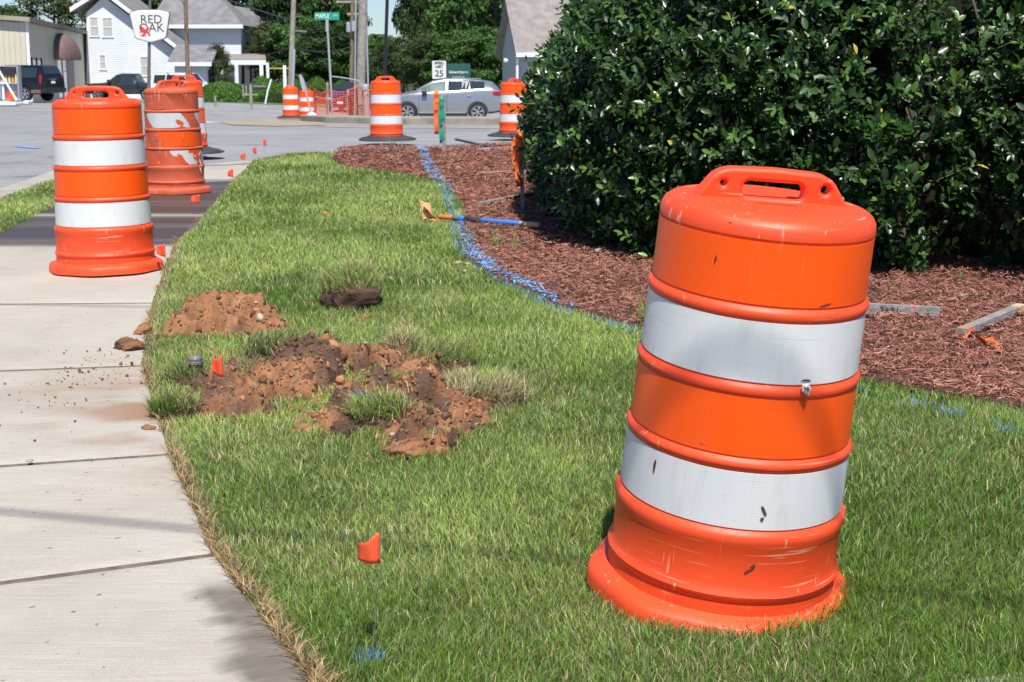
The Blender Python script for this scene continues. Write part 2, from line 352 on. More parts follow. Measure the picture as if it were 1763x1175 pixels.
bp = nt.nodes.new('ShaderNodeBump'); bp.inputs['Strength'].default_value = .35; bp.inputs['Distance'].default_value = .004; nt.links.new(br.outputs[0], bp.inputs['Height']); nt.links.new(bp.outputs[0], b.inputs['Normal'])
me.materials.append(m_sw); tag(link('sidewalk', me), kind='structure')
sheet('sidewalk_bed', SW_R + SW_L[::-1], .001, mat('joint dirt', (.17, .14, .10), .95, (.10, .08, .055), 30), gx=GX)
sheet('pavement', gxy([(1560, 1190), (1640, 1177), (1763, 1162), (2600, 1099), (2600, 1900), (1400, 1900)]), .006, m_conc2)
# ------------------------------------------------------------ lawn, verge, mulch bed
edge_px = [(590, 264), (572, 280), (600, 292), (700, 304), (760, 318), (792, 350), (800, 372), (786, 400), (792, 440), (830, 470), (880, 497), (965, 535), (1060, 562), (1110, 572), (1480, 660), (1600, 685), (1763, 714), (2100, 790), (2700, 930)]
LE = gxy(edge_px)
LAWN = SW_R[::-1] + [(-.25, 1.0), (3, 1.0)] + gxy([(1640, 1172), (1763, 1160), (2600, 1096)])[:0] + [(6, 3.2)] + LE[::-1] + gxy([(500, 268), (440, 279)])
m_soil = mat('thatch soil', (.055, .05, .022), 1, (.11, .10, .045), 22)
sheet('lawn', LAWN, .004, m_soil)
VERGE = SW_L[6:11] + k2[5:1:-1] + [k2[1]] + [(-9, 9), SW_L[5]]
VERGE = gxy([(0, 346), (104, 309), (250, 294), (262, 300), (105, 352), (0, 404), (-260, 520), (-400, 520), (-300, 440)])
sheet('verge', VERGE, -.004, m_soil)
MULCH = LE + [(14, 12), (14, 24), (8, 24.2)] + gxy([(1300, 246.5), (900, 249), (760, 256.5), (640, 262.5)])
m_mul = mat('mulch bed', (.055, .026, .018), 1, (.14, .062, .042), 18, .8, 30)
def mound(x, y):
    c = gp(650, 272); return .10 * math.exp(-((x - c.x) / .9) ** 2 - ((y - c.y) / 1.3) ** 2)
gy = list(np.arange(3, 25, .5)); gxs = list(np.arange(-4, 14, .5))
sheet('mulch', MULCH, .012, m_mul, gx=gxs, gy=gy, zf=mound)
# ============================================================ GRASS, MULCH, DIRT
m_grass = attrmat('grass blades', .5, .30, .35)
DIG = [gxy([(268, 588), (300, 560), (370, 522), (420, 518), (470, 545), (508, 575), (500, 590), (380, 584), (300, 584)]),
       gxy([(318, 690), (330, 655), (420, 640), (520, 600), (640, 606), (740, 606), (800, 640), (868, 690), (850, 735), (770, 790), (660, 790), (640, 740), (560, 750), (470, 720), (380, 730), (322, 722)])]
def island(x, y): return np.clip((fbm(x, y, .17, 51, 3) - .575) * 14, 0, 1)
def blades(name, x, y, h, wdt, lean, ldir, col, z0=None, mt=None, parent=None):
    n = len(x); z = TT(x, y) if z0 is None else z0
    f = rng.uniform(0, 2 * np.pi, n); wx, wy = np.cos(f) * wdt / 2, np.sin(f) * wdt / 2
    dx, dy = np.cos(ldir) * lean * h, np.sin(ldir) * lean * h
    V = np.zeros((n, 5, 3)); zt = h * np.sqrt(np.clip(1 - (lean * .8) ** 2, .1, 1))
    V[:, 0] = np.stack([x - wx, y - wy, z - .004], 1); V[:, 1] = np.stack([x + wx, y + wy, z - .004], 1)
    V[:, 2] = np.stack([x + wx * .8 + dx * .35, y + wy * .8 + dy * .35, z + zt * .62], 1); V[:, 3] = np.stack([x - wx * .8 + dx * .35, y - wy * .8 + dy * .35, z + zt * .62], 1)
    V[:, 4] = np.stack([x + dx, y + dy, z + zt], 1)
    b0 = (np.arange(n) * 5)[:, None]; loops = (b0 + np.array([0, 1, 2, 3, 3, 2, 4])[None]).ravel(); counts = np.tile([4, 3], n)
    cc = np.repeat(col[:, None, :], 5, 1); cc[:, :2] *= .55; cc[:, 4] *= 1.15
    return link(name, npmesh(name, V.reshape(-1, 3), counts, loops, mt or m_grass, cc.reshape(-1, 3)), parent)
G1 = np.array([.135, .245, .024]); G2 = np.array([.46, .57, .15]); G3 = np.array([.70, .60, .34]); G4 = np.array([.22, .40, .14])
def gcol(x, y, n, straw=.15):
    t = np.clip(fbm(x, y * .7, .8, 2, 3) * 3.0 - 1.12 + .5 * (fbm(x, y, 2.6, 12, 2) - .4) + rng.normal(0, .28, n), 0, 1)[:, None]; c = G1 * (1 - t) + G2 * t
    bl = (rng.random(n) < .18)[:, None]; c = np.where(bl, G4 * rng.uniform(.7, 1.3, (n, 1)), c)
    s = rng.random(n) < straw * np.clip(fbm(x, y, .45, 8) * 3 - .6, .15, 2.2); c = np.where(s[:, None], G3 * rng.uniform(.5, 1.15, (n, 1)), c)
    return c * rng.uniform(.75, 1.25, (n, 1))
GP = [[], []]
bands = [(1.9, 3.4, 42000, .0021, .036), (3.4, 5, 26000, .0026, .038), (5, 7.5, 15000, .0034, .041), (7.5, 11, 7000, .0052, .046), (11, 15, 4200, .0075, .048), (15, 19.6, 3000, .010, .05)]
X_, Y_, H_, W_ = [], [], [], []
for y0, y1, d, wd, hh in bands:
    for poly in (LAWN, VERGE):
        x, y = sample(poly, d, y0, y1)
        keep = np.ones(len(x), bool)
        for P in DIG: keep &= ~(inpoly(x, y, P) & (polydist(x, y, P + [P[0]]) > .02 + .06 * (fbm(x, y, .07, 61) - .4)) & ~((island(x, y) > .5) & (P is DIG[1])))
        keep &= rng.random(len(x)) < .72 + .5 * fbm(x, y, .12, 5)
        x, y = x[keep], y[keep]; n = len(x)
        X_.append(x); Y_.append(y); H_.append(hh * rng.uniform(.55, 1.25, n) * (.75 + .5 * fbm(x, y, .35, 1))); W_.append(wd * rng.uniform(.6, 1.3, n))
x, y, h, wd = map(np.concatenate, (X_, Y_, H_, W_)); n = len(x)
eL = polydist(x, y, SW_R); h *= np.clip(.45 + eL / .12, .45, 1)
lean = np.clip(rng.normal(.5, .25, n), .05, 1.1); ldir = fbm(x, y, .3, 11) * 9 + rng.normal(0, 1.7, n)
BLUE_PX = [(480, 268), (720, 258), (735, 285), (765, 330), (780, 365), (785, 400), (800, 430), (830, 465), (870, 490), (930, 520), (970, 540), (1060, 565), (1480, 682), (1620, 712), (1763, 755), (1900, 800)]
BL = gxy(BLUE_PX[1:11]); BL2 = gxy(BLUE_PX[10:]); col = gcol(x, y, n)
dB = polydist(x, y, BL); pb = (dB < .03 + .045 * fbm(x, y, .1, 4)) & (rng.random(n) < .6) & (y < 17)
dB2 = polydist(x, y, BL2); pb |= (dB2 < .04) & (rng.random(n) < .42) & (fbm(x, y, .1, 4) > .47)
for q, rad, pr in (((637, 1140), .03, .98), ((281, 526), .03, .6), ((612, 700), .05, .35), ((420, 300), .1, .3), ((300, 452), .09, .2), ((345, 395), .12, .2)):
    g = gp(*q); pb |= (np.hypot(x - g.x, y - g.y) < rad) & (rng.random(n) < pr)
BLUEC = np.array([.17, .42, .76])
near_dry = (eL < .05) & (rng.random(n) < .5); col[near_dry] = G3 * .8
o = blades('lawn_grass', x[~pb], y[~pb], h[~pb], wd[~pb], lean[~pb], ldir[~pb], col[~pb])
tag(o, 'short mown green lawn grass with straw coloured blades', 'grass', kind='stuff')
# painted line: blue blades on the lawn and blue chips on the mulch
o = blades('blue_paint_marks', x[pb], y[pb], h[pb] * .9, wd[pb], lean[pb], ldir[pb], np.where(rng.random((int(pb.sum()), 1)) < .3, col[pb], BLUEC * rng.uniform(.6, 1.5, (int(pb.sum()), 1))))
tag(o, 'scattered blue sprayed utility paint on blades of the lawn grass', 'paint marks', kind='stuff')
# dry clippings along the sidewalk edge
t = rng.random(3400); seg = [Vector(p) for p in SW_R[:8]]; L = len(seg) - 1
i = np.minimum((t ** 1.6 * L * .95).astype(int), L - 1); fr = rng.random(3400); A = np.array([list(s) for s in seg])
px_ = A[i] * (1 - fr[:, None]) + A[i + 1] * fr[:, None]; off = np.abs(rng.normal(0, .019, 3400)) * np.where(i < 3, 1, .45) * (rng.random(3400) < .97)
xx = px_[:, 0] + off * .9 - .005; yy = px_[:, 1] + off * .35; k = fbm(xx, yy, .2, 6) > np.where(i < 3, .36, .52); xx, yy = xx[k], yy[k]; n = len(xx)
o = blades('dry_clippings', xx, yy, rng.uniform(.02, .06, n), rng.uniform(.0018, .0035, n), rng.uniform(.95, 1.15, n), rng.uniform(0, 6.3, n), np.array([.52, .36, .18]) * rng.uniform(.5, 1.2, (n, 1)), TT(xx, yy) + .012 + rng.uniform(0, .012, n))
tag(o, 'dry straw coloured grass clippings along the sidewalk edge', 'clippings', kind='stuff')
# mulch shreds
m_chip = attrmat('bark shreds', .85, 0, .2)
cx, cy, sc = [], [], []
for y0, y1, d, s in [(3.2, 6, 6500, .9), (6, 9, 4300, 1.0), (9, 14, 2200, 1.25), (14, 24, 950, 1.7)]:
    x, y = sample(MULCH, d, y0, y1); cx.append(x); cy.append(y); sc.append(np.full(len(x), s))
x, y, s = map(np.concatenate, (cx, cy, sc)); n = len(x)
md = gp(650, 272); mz = .10 * np.exp(-((x - md.x) / .9) ** 2 - ((y - md.y) / 1.3) ** 2)
z = TT(x, y) + .018 + mz + rng.uniform(0, .022, n) + .02 * fbm(x, y, .3, 3)
yaw = rng.uniform(0, 2 * np.pi, n); pit = rng.normal(0, .28, n)
d = np.stack([np.cos(yaw) * np.cos(pit), np.sin(yaw) * np.cos(pit), np.sin(pit)], 1); up = np.tile([0, 0, 1.], (n, 1)) + rng.normal(0, .45, (n, 3))
rot = frames(d, up); ln = rng.gamma(3, .011, n) * s; wdt = rng.uniform(.0025, .0068, n) * s
tv = [(-.5, -.5, 0), (.5, -.5, 0), (.35, .1, .25), (.1, .5, 0), (-.4, .45, .1), (-.45, 0, .3)]; tf = [(0, 1, 2, 5), (5, 2, 3, 4)]
tone = rng.random((n, 1)); col = np.array([.17, .064, .044]) * (1 - tone) + np.array([.42, .19, .135]) * tone
pale = rng.random(n) < .05; col[pale] = np.array([.42, .25, .18]); dk = fbm(x, y, .25, 9)[:, None]; col = col * (.7 + .6 * dk) * rng.uniform(.8, 1.2, (n, 1))
dB = polydist(x, y, BL); br = gxy([(700, 262), (760, 256)]); dB = np.minimum(dB, polydist(x, y, br)); pb = (dB < .036 + .066 * fbm(x, y, .12, 2)) & (rng.random(n) < .85) & (fbm(x, y, .07, 17) > .30)
scl = np.stack([wdt, ln, wdt], 1); P = np.stack([x, y, z], 1)
o = scatter('bark_mulch', tv, tf, P[~pb], rot[~pb], scl[~pb], m_chip, col[~pb]); tag(o, 'shredded reddish brown bark mulch in the planting bed', 'mulch', kind='stuff')
P2 = P[pb] + [0, 0, .001]; dfl = d[pb] * np.array([1, 1, .35]); rfl = frames(dfl, np.tile([0, 0, 1.], (int(pb.sum()), 1))); o = scatter('blue_paint_line', tv, tf, P2, rfl, scl[pb] * np.array([1.5, .7, .4]), m_chip, BLUEC * rng.uniform(.7, 1.6, (pb.sum(), 1)))
tag(o, 'blue sprayed paint line curving along the edge of the bark mulch', 'paint line', kind='stuff')
# ---- dirt
m_dirt = attrmat('loose clay soil', .95, 0, .15, .9, 90)
CLAY = np.array([.31, .145, .070]); TOP = np.array([.085, .054, .040]); MID = np.array([.17, .092, .058])
def dirtcol(x, y, bias=0, seed=0):
    t = np.clip((fbm(x, y, .16, 31 + seed) - .5 + bias) * 5 + .5, 0, 1)[:, None]; s = np.clip((fbm(x, y, .05, 37 + seed)) * 1.2, 0.3, 1)[:, None]
    c = TOP * (1 - t) + CLAY * t; return (c * .75 + MID * .25) * (.55 + .8 * s)
def dirt_heap(name, poly, hfun, bias, label, cat, seed=0, step=.0085):
    xs = [p[0] for p in poly]; ys = [p[1] for p in poly]; gx = np.arange(min(xs) - .03, max(xs) + .03, step); gyy = np.arange(min(ys) - .03, max(ys) + .03, step)
    X, Y = np.meshgrid(gx, gyy); x, y = X.ravel(), Y.ravel(); ins = inpoly(x, y, poly); dd = polydist(x, y, poly + [poly[0]]) * np.where(ins, 1, -1)
    e = np.clip((dd + .075 * (fbm(x, y, .09, 5 + seed) - .42)) / .07, -.4, 1) - (1.1 * island(x, y) if name == 'dug_hole' else 0)
    lump = (np.abs(fbm(x, y, .11, 11 + seed, 3) - .5) * 2); cl = fbm(x, y, .035, 14 + seed, 3)
    rg = np.abs(fbm(x + .02 * cl, y, .15, 21 + seed, 4) - .5) * 2
    z = TT(x, y) + e * (hfun(x, y) + .065 * lump + .075 * (rg - .15) + .05 * (cl - .42)) - .015
    ny, nx = X.shape; q = (np.arange(ny - 1)[:, None] * nx + np.arange(nx - 1)[None]).ravel(); keep = (e.ravel()[q] > -.3)
    q = q[keep]; loops = np.stack([q, q + 1, q + nx + 1, q + nx], 1).ravel()
    jx = rng.normal(0, .0016, len(x)); jy = rng.normal(0, .0016, len(x))
    me = npmesh(name, np.stack([x + jx, y + jy, z], 1), np.full(len(q), 4), loops, m_dirt, dirtcol(x, y, bias, seed), True)
    o = link(name, me); return tag(o, label, cat)
g1 = gp(410, 560)
dirt_heap('dirt_pile', DIG[0], lambda x, y: .025 + .095 * np.exp(-((x - g1.x - .0) / .20) ** 2 - ((y - g1.y) / .26) ** 2) + .05 * np.exp(-((x - g1.x + .26) / .13) ** 2 - ((y - g1.y + .05) / .2) ** 2), .22, 'orange clay dirt pile beside the sidewalk, farther of the two heaps', 'dirt pile', 3)
def trench(x, y):
    v = .035 + 0 * x
    for (px, py, r, hh) in [(540, 650, .17, .075), (730, 700, .10, .09), (600, 640, .1, .05), (375, 690, .11, .07), (730, 775, .10, .05), (470, 690, .1, .02), (690, 640, .06, -.12), (640, 690, .04, -.07), (690, 665, .05, -.08), (790, 665, .08, .03), (505, 612, .05, -.12), (560, 625, .04, -.06), (520, 700, .05, -.04), (620, 745, .05, -.05)]:
        c = gp(px, py); v = v + hh * np.exp(-((x - c.x) ** 2 + (y - c.y) ** 2) / r ** 2)
    return v
dirt_heap('dug_hole', DIG[1], trench, .02, 'wide dug up patch of brown topsoil and clay with a broken rim in the lawn', 'dug soil', 9)
# clods and crumbs
ico = bmesh.new(); bmesh.ops.create_icosphere(ico, subdivisions=2, radius=1); IV = np.array([v.co[:] for v in ico.verts]); IF = [tuple(v.index for v in f.verts) for f in ico.faces]; ico.free()
ico = bmesh.new(); bmesh.ops.create_icosphere(ico, subdivisions=1, radius=1); IV1 = np.array([v.co[:] for v in ico.verts]); IF1 = [tuple(v.index for v in f.verts) for f in ico.faces]; ico.free()
ico = bmesh.new(); bmesh.ops.create_icosphere(ico, subdivisions=3, radius=1); IV3 = np.array([v.co[:] for v in ico.verts]); IF3 = [tuple(v.index for v in f.verts) for f in ico.faces]; ico.free()
def chip(v, q, k=9, lo=.45, hi=.85, rough=.10):
    r2 = np.random.default_rng(900 + q); v = v.copy()
    for i in range(k): nrm = r2.normal(size=3); nrm /= np.linalg.norm(nrm); v -= np.maximum(0, v @ nrm - r2.uniform(lo, hi))[:, None] * nrm
    return v * (1 + rough * 3 * (fbm(v[:, 0] + q, v[:, 1] + v[:, 2] * .8, .5, q, 4) - .5) + r2.normal(0, rough * .35, len(v)))[:, None]
IV1 = IV1 * (1 + .28 * np.sin(IV1 @ np.array([7.1, 3.3, 5.7]) * 3))[:, None]
xs, ys, ss = [], [], []
for P, k, sz in ((DIG[0], 900, .010), (DIG[1], 3800, .010)):
    bx = [p[0] for p in P]; by = [p[1] for p in P]; x = rng.uniform(min(bx) - .1, max(bx) + .1, k * 2); y = rng.uniform(min(by) - .1, max(by) + .12, k * 2)
    d_ = polydist(x, y, P + [P[0]]); kk = inpoly(x, y, P) | (rng.random(len(x)) < np.exp(-d_ / .035) * .5); x, y = x[kk][:k], y[kk][:k]
    xs.append(x); ys.append(y); ss.append(rng.gamma(2, sz * .22, len(x)) + .0015)
e = gp(225, 640); x = rng.normal(e.x - .10, .13, 170); y = rng.normal(e.y - .05, .38, 170); xs.append(x); ys.append(y); ss.append(rng.gamma(1.4, .0016, 170) + .0012)
x, y, s = map(np.concatenate, (xs, ys, ss)); n = len(x)
dg_ = bpy.context.evaluated_depsgraph_get(); dg_.update(); zz = np.zeros(n)
for i in range(n):
    hit = scene.ray_cast(dg_, Vector((x[i], y[i], 2)), Vector((0, 0, -1))); hx = 0
    zz[i] = T(x[i], y[i]) + .01
tops = [o for o in bpy.data.objects if o.name in ('dirt_pile', 'dug_hole')]
from mathutils.bvhtree import BVHTree
bv = [BVHTree.FromObject(o, dg_) for o in tops]
for i in range(n):
    for b_ in bv:
        h_ = b_.ray_cast(Vector((x[i], y[i], 2)), Vector((0, 0, -1)))
        if h_[0] is not None: zz[i] = max(zz[i], h_[0].z)
col = dirtcol(x, y, .08) * rng.uniform(.6, 1.5, (n, 1)); st = rng.random(n) < .015; col[st] = [.5, .42, .34]
o = scatter('dirt_crumbs', IV1, IF1, np.stack([x, y, zz + s * .25], 1), randrot(n), s[:, None] * rng.uniform(.6, 1.2, (n, 3)), m_dirt, col)
tag(o, 'loose crumbs and small stones of clay scattered over the diggings and sidewalk', 'dirt crumbs', kind='stuff')
Vb, Cb = [], []
for q in range(5):
    big_c = rng.random(n) < .010; kk = big_c & (x > gp(270, 600).x) & (zz > TT(x, y) + .02)
    v4 = chip(IV3, q); Rm = randrot(int(kk.sum())); sc_ = rng.gamma(2.4, .0062, (int(kk.sum()), 1)) * rng.uniform(.55, 1.1, (int(kk.sum()), 3)); ps = np.stack([x, y, zz + .003], 1)[kk]
    Vb.append((np.einsum('nij,nmj->nmi', Rm, v4[None] * sc_[:, None, :]) + ps[:, None]).reshape(-1, 3)); cq = dirtcol(x[kk] * 3, y[kk] * 3, .0) * rng.uniform(.6, 1.25, (int(kk.sum()), 1)); Cb.append(np.repeat(cq, len(v4), 0))
Vb = np.concatenate(Vb); Cb = np.concatenate(Cb) * (.75 + .5 * fbm(Vb[:, 0] + Vb[:, 2], Vb[:, 1], .012, 3))[:, None]; nn = len(Vb) // len(IV3); F3 = np.array(IF3)
lp_ = (F3.ravel()[None] + (np.arange(nn) * len(IV3))[:, None]).ravel()
o = link('broken_clods', npmesh('broken_clods', Vb, np.full(nn * len(F3), 3), lp_, m_dirt, Cb, False)); tag(o, 'broken angular lumps of soil lying all over the diggings', 'dirt lumps', kind='stuff')
# torn grass strewn over the diggings
kk = (rng.random(n) < .30) & (x > gp(270, 600).x) & (zz > TT(x, y) + .012); nk = int(kk.sum()); sx_ = x[kk] + rng.normal(0, .01, nk); sy_ = y[kk] + rng.normal(0, .01, nk)
o = blades('torn_grass', sx_, sy_, rng.uniform(.02, .06, nk), rng.uniform(.0015, .0032, nk), rng.uniform(.75, 1.2, nk), rng.uniform(0, 6.3, nk), gcol(sx_ * 3, sy_, nk, .75) * .9, zz[kk] + .004); tag(o, 'torn dry grass blades strewn over the dug soil', 'torn grass', kind='stuff')
def clod(name, px, py, r, bias, label, cat='dirt clod', seed=0, flat=.6, group=None, dz=0, kids=True):
    c = gp(px, py); ic = bmesh.new(); bmesh.ops.create_icosphere(ic, subdivisions=5, radius=1); v = np.array([q.co[:] for q in ic.verts]); f = [tuple(q.index for q in g.verts) for g in ic.faces]; ic.free()
    s = seed * 3.1; d = 1 + .5 * (fbm(v[:, 0] + s, v[:, 1] + v[:, 2] * .7, .9, seed, 5) - .5) + .35 * (fbm(v[:, 2] + s, v[:, 0] - v[:, 1], .35, seed + 3, 4) - .5)
    v = (chip(v, seed, 10, .55, .95, .07) if kids else v) * d[:, None] * np.array([r, r * .85, r * flat]); z = T(c.x, c.y) + r * flat * .45 + dz
    cc = dirtcol(v[:, 0] + seed, v[:, 1] + v[:, 2] * 2, bias, seed)
    o = link(name, npmesh(name, v, np.full(len(f), 3), np.array(f).ravel(), m_dirt, cc, True)); 
    o.location = (c.x, c.y, z); 
    if label: tag(o, label, cat, group)
    return o
clod('dirt_clod', 222, 605, .062, .0, 'large brown dirt clod lying on the sidewalk edge', seed=2)
clod('dirt_clod', 246, 578, .038, .25, 'small orange clod standing at the left end of the clay pile', seed=5, flat=1)
clod('dirt_clod', 545, 577, .055, .4, 'flat orange clod in the grass right of the clay pile', seed=6, flat=.3)
clod('dirt_clod', 540, 602, .03, .3, 'small orange clod in the grass at the back rim of the dug patch', seed=7, flat=.5)
clod('dirt_clod', 532, 527, .03, .4, 'orange clod left of the upturned sod', seed=8, flat=.5)
clod('dirt_clod', 628, 552, .042, .4, 'orange clod in front of the upturned sod', seed=9, flat=.55)
clod('dirt_clod', 695, 568, .052, .3, 'loose crumbly orange clod in the grass right of the upturned sod', seed=10, flat=.45)
clod('dirt_clod', 748, 628, .045, -.2, 'dark brown clod behind the dug patch', seed=11, flat=.7)
clod('dirt_clod', 836, 735, .045, .4, 'orange clod at the right end of the dug patch', seed=12, flat=.6)
clod('dirt_clod', 700, 785, .075, .3, 'biggest orange clod in front of the dug patch', seed=13, flat=.6)
clod('dirt_clod', 752, 775, .06, .0, 'brown clod touching the biggest orange clod in front of the dug patch', seed=14, flat=.65)
clod('dirt_clod', 522, 745, .045, .35, 'orange clod in the grass before the middle of the dug patch', seed=15, flat=.5)
clod('dirt_clod', 592, 752, .045, -.4, 'blackish clod below the blue tipped sod', seed=16, flat=.9)
clod('dirt_clod', 327, 612, .028, .4, 'tan clod behind the black pipe', seed=17, flat=.5)
clod('dirt_clod', 372, 612, .034, .3, 'orange clod behind the bent orange flag', seed=18, flat=.6)
clod('dirt_clod', 258, 742, .026, .0, 'brown clod on the sidewalk edge before the dug patch', seed=19, flat=.6)
clod('dirt_clod', 232, 832, .016, -.1, 'small brown leaf like clod on the sidewalk slab', seed=20, flat=.35)
def sod(px, py, r, label, seed, flat=.6, nb=700, blue=False, dry=.25, hl=1.0):
    c = gp(px, py); t = thing('sod_clump', label, 'sod clump', (c.x, c.y, T(c.x, c.y)))
    o = clod('soil', px, py, r * .93, -.38, None, seed=seed, flat=flat, kids=False); o.parent = t; o.location = (0, 0, r * flat * .5)
    a = rng.uniform(0, 2 * np.pi, nb); q = np.sqrt(rng.random(nb)) * r * .95; x = np.cos(a) * q; y = np.sin(a) * q * .85 + r * .04
    z = r * flat * (.52 + 1.10 * np.sqrt(np.clip(1 - (q / r) ** 2, 0, 1))) ; col = gcol(x * 3 + seed, y * 3, nb, .1 + dry * .9) * .85
    if blue: kb = (x > -r * .6) & (x < -r * .1) & (y > 0) & (rng.random(nb) < .3); col[kb] = BLUEC * 1.3
    blades('grass', x, y, hl * rng.uniform(.03, .085, nb), rng.uniform(.0022, .004, nb), rng.uniform(.3, 1.2, nb), np.where(rng.random(nb) < .55, seed * 1.7 + rng.normal(0, .7, nb), rng.uniform(0, 6.3, nb)), col, z, parent=t)
sod(607, 532, .15, 'upturned sod clump with dark roots standing alone on the lawn', 31, .72, 3400, dry=.2, hl=1.1)
sod(655, 735, .115, 'sod clump with blue painted blade tips in front of the dug patch', 32, .4, 900, True)
sod(760, 640, .14, 'sod clump flopped over the back right rim of the dug patch', 33, .35, 1000, dry=.4)
sod(820, 690, .15, 'dry grassy sod flap at the right end of the dug patch', 34, .25, 1100, dry=.6)
sod(330, 665, .11, 'sod clump behind the left end of the dug patch beside the black pipe', 35, .35, 900)
sod(300, 720, .09, 'dry sod clump at the sidewalk end of the dug patch', 36, .3, 700, dry=.6)
sod(560, 612, .07, 'small tuft of torn turf at the middle of the back rim of the dug patch', 41, .5, 500, dry=.5)
sod(700, 620, .08, 'torn turf standing at the edge of the dark hole in the dug patch', 42, .7, 500, dry=.5)
sod(430, 655, .07, 'small dry turf scrap lying on the left half of the dug patch', 43, .3, 350, dry=.7)
sod(865, 700, .09, 'dry straw like turf scrap farthest right of the dug patch', 44, .25, 600, dry=.8, hl=1.3)
sod(480, 620, .15, 'raised turf rim along the back of the dug patch', 37, .3, 1400)
# ============================================================ TRAFFIC DRUMS
def scratches(nt, tc, col, light, amt=.5, seedv=0):
    for k, (rot, sc) in enumerate((((.2, .1, .3), (3, 3, 120)), ((.9, .4, .2), (4, 4, 150)), ((-.5, -.3, 1), (60, 60, 3)))):
        mp = nt.nodes.new('ShaderNodeMapping'); mp.inputs['Rotation'].default_value = rot; mp.inputs['Scale'].default_value = sc; mp.inputs['Location'].default_value = (seedv + k, k, 0); nt.links.new(tc.outputs['Object'], mp.inputs[0])
        n = nt.nodes.new('ShaderNodeTexNoise'); n.inputs['Scale'].default_value = 1.3; n.inputs['Detail'].default_value = 2; nt.links.new(mp.outputs[0], n.inputs[0])
        g = ramp(nt, noise(nt, tc, 5 + k, 3).outputs[0], [(.48, (0, 0, 0)), (.62, (1, 1, 1))]).outputs[0]; l = ramp(nt, n.outputs[0], [(.66, (0, 0, 0)), (.70, (amt,) * 3)]).outputs[0]
        col = mixc(nt, mixc(nt, 1.0, l, g, 'MULTIPLY'), col, light)
    return col
def plastic(name, c, c2, rough=.42, scr=.5):
    m, nt, b = newmat(name); tc = nt.nodes.new('ShaderNodeTexCoord')
    base = ramp(nt, noise(nt, tc, 3.5, 6).outputs[0], [(.35, c), (.7, c2)]).outputs[0]
    mp = nt.nodes.new('ShaderNodeMapping'); mp.inputs['Scale'].default_value = (14, 14, 2.2); nt.links.new(tc.outputs['Object'], mp.inputs[0])
    s = nt.nodes.new('ShaderNodeTexNoise'); s.inputs['Scale'].default_value = 3; s.inputs['Detail'].default_value = 8; s.inputs['Roughness'].default_value = .75; nt.links.new(mp.outputs[0], s.inputs[0])
    dirt = ramp(nt, s.outputs[0], [(.63, (0, 0, 0)), (.78, (scr, scr, scr))]).outputs[0]
    col = mixc(nt, dirt, base, (.22, .07, .03))
    sc2 = ramp(nt, noise(nt, tc, 26, 9, .8).outputs[0], [(.66, (0, 0, 0)), (.74, (scr * .6,) * 3)]).outputs[0]
    col = mixc(nt, sc2, col, (.85, .45, .33)); col = scratches(nt, tc, col, (.95, .50, .36), scr); nt.links.new(col, b.inputs['Base Color'])
    rr = nt.nodes.new('ShaderNodeMapRange'); nt.links.new(s.outputs[0], rr.inputs[0]); rr.inputs[3].default_value = rough - .1; rr.inputs[4].default_value = rough + .2; nt.links.new(rr.outputs[0], b.inputs['Roughness'])
    bp = nt.nodes.new('ShaderNodeBump'); bp.inputs['Strength'].default_value = .15; bp.inputs['Distance'].default_value = .004; nt.links.new(noise(nt, tc, 9, 4).outputs[0], bp.inputs['Height']); nt.links.new(bp.outputs[0], b.inputs['Normal'])
    return m
